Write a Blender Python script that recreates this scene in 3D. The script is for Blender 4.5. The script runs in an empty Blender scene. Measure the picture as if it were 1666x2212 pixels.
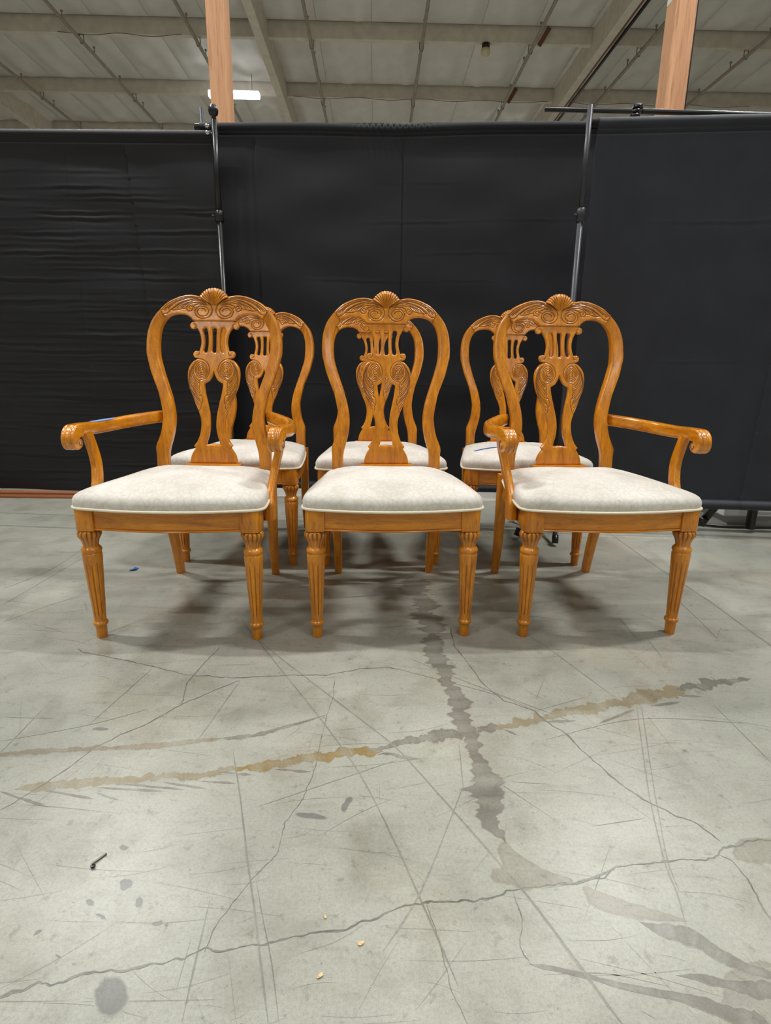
import bpy, bmesh, math, random
import numpy as np
from mathutils import Vector, Matrix
from mathutils.geometry import delaunay_2d_cdt

SC = bpy.context.scene
COL = SC.collection
rng = random.Random(7)
nrg = np.random.default_rng(11)

# ------------------------------------------------------------------ camera
F_PX, PITCH, ROLL, CAM_H = 1215.5, 0.2571, 0.0119, 0.8215
cp, sp, cr, sr = math.cos(PITCH), math.sin(PITCH), math.cos(ROLL), math.sin(ROLL)
R0, U0, F0 = Vector((1, 0, 0)), Vector((0, sp, cp)), Vector((0, cp, -sp))
Rv, Uv = R0 * cr + U0 * sr, U0 * cr - R0 * sr
cam = bpy.data.cameras.new('camera')
cam.sensor_fit = 'VERTICAL'
cam.sensor_height = 36.0
cam.lens = F_PX / 2212 * 36.0
cam.clip_start, cam.clip_end = 0.02, 200
camo = bpy.data.objects.new('camera', cam)
COL.objects.link(camo)
M = Matrix.Identity(4)
for i in range(3):
    M[i][0], M[i][1], M[i][2] = Rv[i], Uv[i], -F0[i]
M[2][3] = CAM_H
camo.matrix_world = M
SC.camera = camo

# ------------------------------------------------------------------ world, lamps, exposure
W = bpy.data.worlds.new('world')
SC.world = W
W.use_nodes = True
W.node_tree.nodes['Background'].inputs[0].default_value = (1, 1, 1, 1)
W.node_tree.nodes['Background'].inputs[1].default_value = 0.05
SC.view_settings.view_transform = 'Standard'
SC.view_settings.look = 'None'
SC.view_settings.exposure = 0.0
SC.view_settings.gamma = 1.0
SC.view_settings.use_curve_mapping = False
SC.cycles.max_bounces = 6
SC.cycles.diffuse_bounces = 4
SC.cycles.glossy_bounces = 3
SC.cycles.caustics_reflective = False
SC.cycles.caustics_refractive = False
SC.cycles.sample_clamp_indirect = 4.0

def lamp(x, y, z, power, sx=1.3, sy=0.16, col=(1.0, 0.997, 0.985)):
    d = bpy.data.lights.new('lamp_light', 'AREA')
    d.shape = 'RECTANGLE'
    d.size, d.size_y = sx, sy
    d.energy = power
    d.color = col
    o = bpy.data.objects.new('lamp_light', d)
    COL.objects.link(o)
    o.location = (x, y, z)
    return o

LP = 148.0
def hall_lamp(x, y, k=1.0):
    lamp(x, y, 7.93, LP * k)
    up = lamp(x, y, 8.08, LP * k * .09)      # upward area light added at each lamp to brighten the roof
    up.rotation_euler = (math.pi, 0, 0)

# unseen strip lamp rows; outer and far ones added to brighten the roof
for lx, k in ((-12.6, .4), (-4.35, 1.1), (3.9, 1.1), (12.2, .4)):
    for ly in (-8.0, -2.8, 2.4, 7.6, 11.3, 23.2):
        hall_lamp(lx, ly, k * ({2.4: 2.3, 7.6: 1.5, -2.8: .9, -8.0: .5, 11.3: .9, 23.2: 1.3}.get(ly, .8) if abs(lx) < 6 else .7))
hall_lamp(0.2, 4.9, .35)
hall_lamp(0.2, -1.2, .35)

# ------------------------------------------------------------------ helpers
def lin(c):
    r = []
    for v in c:
        v /= 255.0
        r.append(v / 12.92 if v <= .04045 else ((v + .055) / 1.055) ** 2.4)
    return tuple(r) + (1.0,)

def link(o, parent=None):
    COL.objects.link(o)
    if parent is not None:
        o.parent = parent
    return o

def obj(name, verts, faces, mat=None, parent=None, smooth=False, attr=None):
    me = bpy.data.meshes.new(name)
    if isinstance(verts, np.ndarray):
        verts = verts.tolist()
    me.from_pydata(verts, [], faces)
    if attr:
        for k, vals in attr.items():
            a = me.attributes.new(k, 'FLOAT', 'POINT')
            a.data.foreach_set('value', np.asarray(vals, dtype=np.float32))
    if smooth:
        me.polygons.foreach_set('use_smooth', [True] * len(me.polygons))
    me.update()
    if mat:
        me.materials.append(mat)
    return link(bpy.data.objects.new(name, me), parent)

def tag(o, label=None, cat=None, group=None, kind=None):
    if label: o['label'] = label
    if cat: o['category'] = cat
    if group: o['group'] = group
    if kind: o['kind'] = kind
    return o

def empty(name, loc, rz=0.0):
    o = bpy.data.objects.new(name, None)
    o.empty_display_size = .1
    COL.objects.link(o)
    o.location = loc
    o.rotation_euler = (0, 0, rz)
    return o

def dup(root, loc, rz, fn=None):
    r = root.copy(); COL.objects.link(r)
    r.location = loc; r.rotation_euler = (0, 0, rz)
    for ch in list(root.children):
        c = ch.copy(); COL.objects.link(c); c.parent = r
        for g in list(ch.children):
            d = g.copy(); COL.objects.link(d); d.parent = c
    return r

class MB:
    """collects geometry into one mesh"""
    def __init__(s): s.v = []; s.f = []
    def add(s, v, f):
        n = len(s.v)
        s.v += [tuple(map(float, p)) for p in v]
        s.f += [tuple(i + n for i in q) for q in f]
        return s
    def box(s, x0, x1, y0, y1, z0, z1, bev=0.0):
        bm = bmesh.new()
        bmesh.ops.create_cube(bm, size=1)
        for v in bm.verts:
            v.co = ((x0 + x1) / 2 + v.co.x * (x1 - x0), (y0 + y1) / 2 + v.co.y * (y1 - y0), (z0 + z1) / 2 + v.co.z * (z1 - z0))
        if bev:
            bmesh.ops.bevel(bm, geom=list(bm.edges), offset=bev, segments=2, affect='EDGES', profile=.6)
        return s.bm(bm)
    def bm(s, bm):
        bm.verts.index_update()
        s.add([v.co for v in bm.verts], [[v.index for v in f.verts] for f in bm.faces])
        bm.free()
        return s
    def tube(s, pts, r, n=8, caps=True, closed=False):
        P = [Vector(p) for p in pts]
        rr = r if isinstance(r, (list, tuple)) else [r] * len(P)
        t0 = (P[1] - P[0]).normalized()
        up = Vector((0, 0, 1)) if abs(t0.z) < .9 else Vector((1, 0, 0))
        a = t0.cross(up).normalized()
        V = []
        for i, p in enumerate(P):
            t = (P[min(i + 1, len(P) - 1)] - P[max(i - 1, 0)]).normalized() if not closed else (P[(i + 1) % len(P)] - P[i - 1]).normalized()
            if closed: a = t.cross(Vector((0, 0, 1))).normalized()
            a = (a - t * a.dot(t)).normalized()
            b = t.cross(a)
            for k in range(n):
                c = 2 * math.pi * k / n
                V.append(p + (a * math.cos(c) + b * math.sin(c)) * rr[i])
        F = []
        for i in range(len(P) if closed else len(P) - 1):
            i2 = (i + 1) % len(P)
            for k in range(n):
                k2 = (k + 1) % n
                F.append((i * n + k, i * n + k2, i2 * n + k2, i2 * n + k))
        if caps and not closed:
            F.append(tuple(range(n - 1, -1, -1)))
            F.append(tuple((len(P) - 1) * n + k for k in range(n)))
        return s.add(V, F)
    def lathe(s, prof, n=24, c=(0, 0, 0)):
        V = []; F = []
        for r, z in prof:
            for k in range(n):
                a = 2 * math.pi * k / n
                V.append((c[0] + r * math.cos(a), c[1] + r * math.sin(a), c[2] + z))
        for i in range(len(prof) - 1):
            for k in range(n):
                k2 = (k + 1) % n
                F.append((i * n + k, i * n + k2, (i + 1) * n + k2, (i + 1) * n + k))
        F.append(tuple(range(n - 1, -1, -1)))
        F.append(tuple((len(prof) - 1) * n + k for k in range(n)))
        return s.add(V, F)
    def build(s, name, mat, parent=None, smooth=False):
        return obj(name, s.v, s.f, mat, parent, smooth)

def smooth_angle(o, deg=40):
    me = o.data
    bm = bmesh.new(); bm.from_mesh(me)
    bmesh.ops.recalc_face_normals(bm, faces=bm.faces)
    lim = math.radians(deg)
    for f in bm.faces: f.smooth = True
    for e in bm.edges:
        if len(e.link_faces) == 2 and e.calc_face_angle(0) > lim: e.smooth = False
    bm.to_mesh(me); bm.free()
    return o

def catmull(pts, n=6, closed=False, corner=None):
    """smooth a polyline; points that turn more than `corner` degrees stay sharp"""
    P = np.array(pts, float); N = len(P)
    sharp = np.zeros(N, bool)
    for i in range(N):
        if not closed and i in (0, N - 1): continue
        a, b = P[i] - P[i - 1], P[(i + 1) % N] - P[i]
        c = a @ b / (np.linalg.norm(a) * np.linalg.norm(b) + 1e-12)
        if corner is not None and math.degrees(math.acos(max(-1, min(1, c)))) > corner: sharp[i] = True
    out = []
    for i in range(N if closed else N - 1):
        p1, p2 = P[i], P[(i + 1) % N]
        p0 = P[i - 1] if (closed or i > 0) else p1
        p3 = P[(i + 2) % N] if (closed or i + 2 < N) else p2
        m1 = (p2 - p1) if sharp[i] else (p2 - p0) / 2
        m2 = (p2 - p1) if sharp[(i + 1) % N] else (p3 - p1) / 2
        L = np.linalg.norm(p2 - p1)
        for m in (m1, m2):
            l = np.linalg.norm(m)
            if l > L: m *= L / l
        for k in range(n):
            t = k / n
            h1, h2 = 2 * t**3 - 3 * t**2 + 1, t**3 - 2 * t**2 + t
            h3, h4 = -2 * t**3 + 3 * t**2, t**3 - t**2
            out.append(h1 * p1 + h2 * m1 + h3 * p2 + h4 * m2)
    if not closed: out.append(P[-1])
    return np.array(out)

def resample(P, step, closed=False):
    P = np.asarray(P)
    Q = np.vstack([P, P[:1]]) if closed else P
    d = np.r_[0, np.cumsum(np.linalg.norm(np.diff(Q, axis=0), axis=1))]
    n = max(2, int(round(d[-1] / step)))
    s = np.linspace(0, d[-1], n + 1)
    out = np.stack([np.interp(s, d, Q[:, k]) for k in range(Q.shape[1])], 1)
    return out[:-1] if closed else out

def inside(P, poly):
    x, y = P[:, 0], P[:, 1]
    r = np.zeros(len(P), bool)
    n = len(poly)
    for i in range(n):
        x1, y1 = poly[i]; x2, y2 = poly[(i + 1) % n]
        c = (y1 > y) != (y2 > y)
        if y1 != y2:
            r ^= c & (x < (x2 - x1) * (y - y1) / (y2 - y1) + x1)
    return r

def seg_dist(P, A, B):
    D = np.full(len(P), 1e9)
    for a, b in zip(A, B):
        ab = b - a
        t = np.clip(((P - a) @ ab) / (ab @ ab + 1e-15), 0, 1)
        q = P - a - t[:, None] * ab
        D = np.minimum(D, (q * q).sum(1))
    return np.sqrt(D)

# ------------------------------------------------------------------ materials
def new_mat(name):
    m = bpy.data.materials.new(name)
    m.use_nodes = True
    nt = m.node_tree
    b = nt.nodes['Principled BSDF']
    return m, nt, b

def N(nt, t, **kw):
    n = nt.nodes.new(t)
    for k, v in kw.items():
        if k.startswith('_'): n.inputs[int(k[1:])].default_value = v
        else: setattr(n, k, v)
    return n

def simple(name, col, rough=.5, metal=0.0, spec=.5, bump=0.0, bscale=60.0, var=0.0):
    m, nt, b = new_mat(name)
    b.inputs['Base Color'].default_value = lin(col)
    b.inputs['Roughness'].default_value = rough
    b.inputs['Metallic'].default_value = metal
    b.inputs['Specular IOR Level'].default_value = spec
    tc = N(nt, 'ShaderNodeTexCoord')
    if bump or var:
        n = N(nt, 'ShaderNodeTexNoise'); n.inputs['Scale'].default_value = bscale; n.inputs['Detail'].default_value = 5
        nt.links.new(tc.outputs['Object'], n.inputs['Vector'])
        if bump:
            bp = N(nt, 'ShaderNodeBump'); bp.inputs['Strength'].default_value = bump; bp.inputs['Distance'].default_value = .004
            nt.links.new(n.outputs['Fac'], bp.inputs['Height']); nt.links.new(bp.outputs['Normal'], b.inputs['Normal'])
        if var:
            r = N(nt, 'ShaderNodeValToRGB')
            c = lin(col)
            r.color_ramp.elements[0].position = .3; r.color_ramp.elements[1].position = .7
            r.color_ramp.elements[0].color = tuple(x * (1 - var) for x in c[:3]) + (1,)
            r.color_ramp.elements[1].color = tuple(min(1, x * (1 + var)) for x in c[:3]) + (1,)
            nt.links.new(n.outputs['Fac'], r.inputs[0]); nt.links.new(r.outputs[0], b.inputs['Base Color'])
    return m

def wood_mat(name, stretch, c0, c1, rough=.3, coat=.35, glaze=False, scale=1.0):
    m, nt, b = new_mat(name)
    tc = N(nt, 'ShaderNodeTexCoord'); oi = N(nt, 'ShaderNodeObjectInfo')
    mp = N(nt, 'ShaderNodeMapping'); mp.inputs['Scale'].default_value = tuple(s * scale for s in stretch)
    nt.links.new(tc.outputs['Object'], mp.inputs['Vector'])
    n1 = N(nt, 'ShaderNodeTexNoise', noise_dimensions='4D'); n1.inputs['Scale'].default_value = 1; n1.inputs['Detail'].default_value = 6; n1.inputs['Roughness'].default_value = .6; n1.inputs['Distortion'].default_value = .6
    nt.links.new(mp.outputs[0], n1.inputs['Vector']); 
    mw = N(nt, 'ShaderNodeMath', operation='MULTIPLY'); mw.inputs[1].default_value = 17.0
    nt.links.new(oi.outputs['Random'], mw.inputs[0]); nt.links.new(mw.outputs[0], n1.inputs['W'])
    n2 = N(nt, 'ShaderNodeTexNoise'); n2.inputs['Scale'].default_value = 3.6; n2.inputs['Detail'].default_value = 3
    nt.links.new(mp.outputs[0], n2.inputs['Vector'])
    r1 = N(nt, 'ShaderNodeValToRGB')
    r1.color_ramp.elements[0].position = .28; r1.color_ramp.elements[1].position = .74
    r1.color_ramp.elements[0].color = lin(c0); r1.color_ramp.elements[1].color = lin(c1)
    nt.links.new(n1.outputs['Fac'], r1.inputs[0])
    r2 = N(nt, 'ShaderNodeValToRGB')
    r2.color_ramp.elements[0].position = .3; r2.color_ramp.elements[1].position = .42
    r2.color_ramp.elements[0].color = (.70, .60, .48, 1); r2.color_ramp.elements[1].color = (1, 1, 1, 1)
    nt.links.new(n2.outputs['Fac'], r2.inputs[0])
    mx = N(nt, 'ShaderNodeMix', data_type='RGBA', blend_type='MULTIPLY'); mx.inputs[0].default_value = .75
    nt.links.new(r1.outputs[0], mx.inputs[6]); nt.links.new(r2.outputs[0], mx.inputs[7])
    n3 = N(nt, 'ShaderNodeTexNoise'); n3.inputs['Scale'].default_value = 9.0; n3.inputs['Detail'].default_value = 2
    nt.links.new(mp.outputs[0], n3.inputs['Vector'])
    r3 = N(nt, 'ShaderNodeValToRGB'); r3.color_ramp.elements[0].position = .30; r3.color_ramp.elements[1].position = .46
    r3.color_ramp.elements[0].color = (.66, .56, .42, 1); r3.color_ramp.elements[1].color = (1, 1, 1, 1)
    nt.links.new(n3.outputs['Fac'], r3.inputs[0])
    mx3 = N(nt, 'ShaderNodeMix', data_type='RGBA', blend_type='MULTIPLY'); mx3.inputs[0].default_value = .6
    nt.links.new(mx.outputs[2], mx3.inputs[6]); nt.links.new(r3.outputs[0], mx3.inputs[7])
    out = mx3.outputs[2]
    if glaze:
        at = N(nt, 'ShaderNodeAttribute', attribute_name='glaze')
        mg = N(nt, 'ShaderNodeMix', data_type='RGBA', blend_type='MIX')
        nt.links.new(at.outputs['Fac'], mg.inputs[0]); nt.links.new(out, mg.inputs[6])
        mg.inputs[7].default_value = lin((70, 34, 8))
        out = mg.outputs[2]
    nt.links.new(out, b.inputs['Base Color'])
    b.inputs['Roughness'].default_value = rough
    b.inputs['Coat Weight'].default_value = coat
    b.inputs['Coat Roughness'].default_value = .16
    bp = N(nt, 'ShaderNodeBump'); bp.inputs['Strength'].default_value = .12; bp.inputs['Distance'].default_value = .001
    nt.links.new(n2.outputs['Fac'], bp.inputs['Height']); nt.links.new(bp.outputs['Normal'], b.inputs['Normal'])
    return m

OAK0, OAK1 = (170, 96, 8), (232, 153, 26)
WOOD_Z = wood_mat('oak_vertical', (55, 55, 4), OAK0, OAK1)
WOOD_X = wood_mat('oak_horizontal', (4, 55, 55), OAK0, OAK1)
WOOD_Y = wood_mat('oak_lengthwise', (40, 6, 40), OAK0, OAK1, rough=.22, coat=.6)
WOOD_G = wood_mat('oak_carved', (45, 45, 6), OAK0, OAK1, glaze=True)

def concrete(name, tint=(1, 1, 1), mask=False):
    m, nt, b = new_mat(name)
    ge = N(nt, 'ShaderNodeNewGeometry')
    def noise(scale, detail=5, rough=.55, stretch=None, dist=0.0):
        n = N(nt, 'ShaderNodeTexNoise'); n.inputs['Scale'].default_value = scale; n.inputs['Detail'].default_value = detail
        n.inputs['Roughness'].default_value = rough; n.inputs['Distortion'].default_value = dist
        if stretch:
            mp = N(nt, 'ShaderNodeMapping'); mp.inputs['Scale'].default_value = stretch; mp.inputs['Rotation'].default_value = (0, 0, .07)
            nt.links.new(ge.outputs['Position'], mp.inputs['Vector']); nt.links.new(mp.outputs[0], n.inputs['Vector'])
        else:
            nt.links.new(ge.outputs['Position'], n.inputs['Vector'])
        return n.outputs['Fac']
    def ramp(src, p0, c0, p1, c1):
        r = N(nt, 'ShaderNodeValToRGB')
        r.color_ramp.elements[0].position = p0; r.color_ramp.elements[1].position = p1
        r.color_ramp.elements[0].color = c0; r.color_ramp.elements[1].color = c1
        nt.links.new(src, r.inputs[0]); return r.outputs[0]
    def mul(a, bb, f=1.0):
        x = N(nt, 'ShaderNodeMix', data_type='RGBA', blend_type='MULTIPLY'); x.inputs[0].default_value = f
        nt.links.new(a, x.inputs[6])
        if isinstance(bb, tuple): x.inputs[7].default_value = bb
        else: nt.links.new(bb, x.inputs[7])
        return x.outputs[2]
    c = ramp(noise(1.3, 7, .62), .34, lin((144, 145, 135)), .66, lin((175, 175, 164)))
    c = mul(c, ramp(noise(7, 6, .6, dist=.4), .3, (.72, .70, .66, 1), .52, (1, 1, 1, 1)), .8)
    c = mul(c, ramp(noise(5, 6, .65, (1.6, 9, 1)), .30, (.74, .73, .70, 1), .46, (1, 1, 1, 1)), .45)
    c = mul(c, ramp(noise(170, 4, .65), .34, (.78, .78, .76, 1), .58, (1.05, 1.05, 1.04, 1)), .55)
    c = mul(c, ramp(noise(600, 2, .6), .33, (.72, .72, .72, 1), .5, (1, 1, 1, 1)), .7)
    c = mul(c, ramp(noise(2.1, 4, .5), .56, (1, 1, 1, 1), .74, (1.02, .94, .88, 1)), .9)
    c = mul(c, ramp(noise(38, 5, .7), .27, (.55, .53, .49, 1), .42, (1, 1, 1, 1)), .8)
    if mask:
        at = N(nt, 'ShaderNodeAttribute', attribute_name='mask')
        x = N(nt, 'ShaderNodeMix', data_type='RGBA', blend_type='MULTIPLY')
        nt.links.new(at.outputs['Fac'], x.inputs[0]); nt.links.new(c, x.inputs[6]); x.inputs[7].default_value = tuple(tint) + (1,)
        c = x.outputs[2]
    nt.links.new(c, b.inputs['Base Color'])
    rr = N(nt, 'ShaderNodeMapRange'); rr.inputs[3].default_value = .26; rr.inputs[4].default_value = .36
    nt.links.new(noise(3, 5), rr.inputs[0]); nt.links.new(rr.outputs[0], b.inputs['Roughness'])
    b.inputs['Specular IOR Level'].default_value = .45
    bp = N(nt, 'ShaderNodeBump'); bp.inputs['Strength'].default_value = .05; bp.inputs['Distance'].default_value = .002
    nt.links.new(noise(160, 5, .65), bp.inputs['Height']); nt.links.new(bp.outputs['Normal'], b.inputs['Normal'])
    return m

FLOOR = concrete('concrete_floor')
STAIN = {'tan': concrete('concrete_tan_stain', (.75, .64, .48), True), 'gold': concrete('concrete_gold_stain', (.74, .53, .24), True),
         'dark': concrete('concrete_dark_stain', (.52, .50, .49), True), 'dark2': concrete('concrete_damp_stain', (.55, .52, .51), True),
         'rust': concrete('concrete_rust_stain', (.74, .63, .53), True), 'wet': concrete('concrete_wet_stain', (.74, .70, .66), True),
         'spot': concrete('concrete_spot_stain', (.52, .52, .55), True), 'crack': concrete('concrete_crack', (.22, .21, .21), True),
         'scratch': concrete('concrete_scratch', (.52, .51, .51), True)}
FABRIC = None
def fabric_mat():
    m, nt, b = new_mat('damask_fabric')
    tc = N(nt, 'ShaderNodeTexCoord'); oi = N(nt, 'ShaderNodeObjectInfo')
    mp = N(nt, 'ShaderNodeMapping'); mp.inputs['Scale'].default_value = (1, 1, .6)
    nt.links.new(tc.outputs['Object'], mp.inputs['Vector'])
    n = N(nt, 'ShaderNodeTexNoise'); n.inputs['Scale'].default_value = 9; n.inputs['Detail'].default_value = 2
    nt.links.new(mp.outputs[0], n.inputs['Vector'])
    md = N(nt, 'ShaderNodeMix', data_type='VECTOR'); md.inputs[0].default_value = .09
    nt.links.new(mp.outputs[0], md.inputs[4]); nt.links.new(n.outputs['Color'], md.inputs[5])
    v = N(nt, 'ShaderNodeTexVoronoi', feature='DISTANCE_TO_EDGE'); v.inputs['Scale'].default_value = 13; v.inputs['Randomness'].default_value = .35
    nt.links.new(md.outputs[1], v.inputs['Vector'])
    w = N(nt, 'ShaderNodeTexVoronoi', feature='DISTANCE_TO_EDGE'); w.inputs['Scale'].default_value = 55; w.inputs['Randomness'].default_value = .9
    nt.links.new(md.outputs[1], w.inputs['Vector'])
    def ramp(s, p0, c0, p1, c1):
        r = N(nt, 'ShaderNodeValToRGB'); r.color_ramp.elements[0].position = p0; r.color_ramp.elements[1].position = p1
        r.color_ramp.elements[0].color = c0; r.color_ramp.elements[1].color = c1
        nt.links.new(s, r.inputs[0]); return r.outputs[0]
    def mul(a, bb, f):
        x = N(nt, 'ShaderNodeMix', data_type='RGBA', blend_type='MULTIPLY'); x.inputs[0].default_value = f
        nt.links.new(a, x.inputs[6]); nt.links.new(bb, x.inputs[7]); return x.outputs[2]
    a1 = ramp(v.outputs['Distance'], .02, (0, 0, 0, 1), .12, (1, 1, 1, 1))
    a2 = ramp(w.outputs['Distance'], .03, (0, 0, 0, 1), .16, (1, 1, 1, 1))
    pat = N(nt, 'ShaderNodeMix', data_type='RGBA'); pat.inputs[0].default_value = .84
    nt.links.new(a1, pat.inputs[6]); nt.links.new(a2, pat.inputs[7])
    base = ramp(pat.outputs[2], 0.0, lin((205, 199, 188)), 1.0, lin((214, 211, 204)))
    n4 = N(nt, 'ShaderNodeTexNoise', noise_dimensions='4D'); n4.inputs['Scale'].default_value = 7; n4.inputs['Detail'].default_value = 6; n4.inputs['Roughness'].default_value = .65
    mw = N(nt, 'ShaderNodeMath', operation='MULTIPLY'); mw.inputs[1].default_value = 31
    nt.links.new(oi.outputs['Random'], mw.inputs[0]); nt.links.new(mw.outputs[0], n4.inputs['W']); nt.links.new(tc.outputs['Object'], n4.inputs['Vector'])
    st = ramp(n4.outputs['Fac'], .32, (.76, .74, .70, 1), .56, (1, 1, 1, 1))
    base = mul(base, st, .8)
    n5 = N(nt, 'ShaderNodeTexNoise'); n5.inputs['Scale'].default_value = 70; n5.inputs['Detail'].default_value = 3
    nt.links.new(tc.outputs['Object'], n5.inputs['Vector'])
    base = mul(base, ramp(n5.outputs['Fac'], .24, (.55, .52, .48, 1), .31, (1, 1, 1, 1)), .7)
    nt.links.new(base, b.inputs['Base Color'])
    b.inputs['Roughness'].default_value = .75
    b.inputs['Sheen Weight'].default_value = .15
    n6 = N(nt, 'ShaderNodeTexNoise'); n6.inputs['Scale'].default_value = 900
    nt.links.new(tc.outputs['Object'], n6.inputs['Vector'])
    bp = N(nt, 'ShaderNodeBump'); bp.inputs['Strength'].default_value = .14; bp.inputs['Distance'].default_value = .0012
    ad = N(nt, 'ShaderNodeMath', operation='MULTIPLY_ADD'); ad.inputs[1].default_value = .35
    nt.links.new(n6.outputs['Fac'], ad.inputs[0]); nt.links.new(pat.outputs[2], ad.inputs[2])
    nt.links.new(ad.outputs[0], bp.inputs['Height']); nt.links.new(bp.outputs['Normal'], b.inputs['Normal'])
    return m
FABRIC = fabric_mat()
WELT = simple('welt_cord', (232, 224, 200), .7, bump=.2, bscale=400)
def curtain_mat(name, col, rough):
    m = simple(name, col, rough, spec=.35, bump=.25, bscale=9, var=.12)
    m.node_tree.nodes['Principled BSDF'].inputs['Sheen Weight'].default_value = .08
    m.node_tree.nodes['Principled BSDF'].inputs['Sheen Roughness'].default_value = .4
    return m
CURT_L = curtain_mat('black_drape', (18, 18, 23), .55)
CURT_C = curtain_mat('black_drape_smooth', (23, 24, 31), .62)
CURT_R = curtain_mat('charcoal_drape', (38, 41, 49), .62)
BLACK_METAL = simple('black_metal', (24, 24, 26), .3, .0, .5, bump=.05)
GREY_METAL = simple('grey_metal', (52, 54, 60), .4, .2, .5)
CHROME = simple('chrome_metal', (200, 202, 208), .15, 1.0)
CREAM = simple('cream_paint', (208, 200, 188), .7, bump=.2, bscale=5, var=.10)
PIPE = simple('pipe_paint', (150, 140, 128), .6, var=.12, bscale=6)
INSUL = simple('roof_insulation', (212, 210, 206), .5, spec=.3, bump=.8, bscale=3.0, var=.05)
POSTWOOD = wood_mat('fir_timber', (14, 14, .5), (176, 124, 88), (206, 158, 116), rough=.65, coat=0)
BROWNWOOD = wood_mat('brown_timber', (1.5, 30, 30), (112, 66, 38), (160, 102, 64), rough=.5, coat=.1)
RUST = simple('rust_primer', (112, 72, 56), .7, var=.15)
WHITEBOX = simple('white_enamel', (214, 216, 218), .4)
GREYBOX = simple('grey_enamel', (150, 150, 148), .5)
BLUE = simple('blue_tape_paper', (36, 98, 190), .6)
BLUEPALE = simple('pale_blue_tape_paper', (120, 160, 225), .45)
CHIPW = simple('pale_wood_chip', (222, 190, 140), .8, bump=.4, var=.2)
def emit(name, col, s):
    m, nt, b = new_mat(name)
    b.inputs['Emission Color'].default_value = col
    b.inputs['Emission Strength'].default_value = s
    return m
GLOW = emit('lamp_diffuser', (.98, .99, 1, 1), 8)

# ---- measured data (metres on the floor; millimetres in the plane of the chair back)
CRACKS= [(2.0, [(-0.515, 0.555), (-0.506, 0.559), (-0.491, 0.565), (-0.466, 0.576), (-0.436, 0.578), (-0.408, 0.592), (-0.388, 0.592), (-0.377, 0.595), (-0.354, 0.594), (-0.325, 0.603), (-0.282, 0.612), (-0.256, 0.626), (-0.236, 0.623), (-0.212, 0.625), (-0.177, 0.634), (-0.154, 0.639), (-0.118, 0.646), (-0.105, 0.652), (-0.056, 0.655), (-0.036, 0.667), (-0.011, 0.673), (0.002, 0.683), (0.024, 0.691), (0.05, 0.699), (0.076, 0.703), (0.132, 0.706), (0.173, 0.711), (0.19, 0.719), (0.23, 0.73), (0.277, 0.736), (0.333, 0.743), (0.368, 0.756), (0.398, 0.772), (0.453, 0.779), (0.487, 0.785), (0.521, 0.789), (0.557, 0.788), (0.587, 0.798), (0.605, 0.815), (0.636, 0.818), (0.657, 0.832), (0.714, 0.83)]), (1.6, [(0.214, 1.68), (0.213, 1.539), (0.25, 1.406), (0.264, 1.335), (0.305, 1.26), (0.372, 1.217), (0.389, 1.175), (0.424, 1.128), (0.439, 1.075), (0.462, 1.023), (0.482, 0.975), (0.514, 0.927), (0.555, 0.89), (0.588, 0.868), (0.603, 0.841), (0.607, 0.818)]), (1.4, [(0.587, 0.798), (0.605, 0.786), (0.61, 0.75), (0.606, 0.725), (0.6, 0.693), (0.607, 0.67)]), (1.0, [(0.276, 0.733), (0.294, 0.742), (0.32, 0.74), (0.334, 0.746), (0.367, 0.751), (0.395, 0.765)]), (1.6, [(-0.906, 1.488), (-0.762, 1.444), (-0.654, 1.408), (-0.534, 1.362), (-0.404, 1.349), (-0.281, 1.364), (-0.155, 1.37), (-0.055, 1.405), (0.037, 1.417)]), (1.4, [(-0.718, 0.877), (-0.684, 0.938), (-0.653, 0.999), (-0.634, 1.058), (-0.602, 1.099), (-0.549, 1.151), (-0.499, 1.227), (-0.446, 1.28), (-0.383, 1.342)]), (1.2, [(-0.499, 1.227), (-0.52, 1.322), (-0.505, 1.43), (-0.489, 1.512)]), (0.9, [(-0.133, 1.342), (-0.127, 1.276), (-0.136, 1.186), (-0.14, 1.075), (-0.141, 1.001), (-0.157, 0.91), (-0.179, 0.858), (-0.18, 0.791), (-0.204, 0.754), (-0.232, 0.699), (-0.248, 0.664), (-0.254, 0.627)]), (0.8, [(0.072, 0.697), (0.086, 0.646), (0.098, 0.572), (0.115, 0.533)]), (0.8, [(0.213, 0.724), (0.217, 0.676), (0.204, 0.633), (0.214, 0.607)])]
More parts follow.
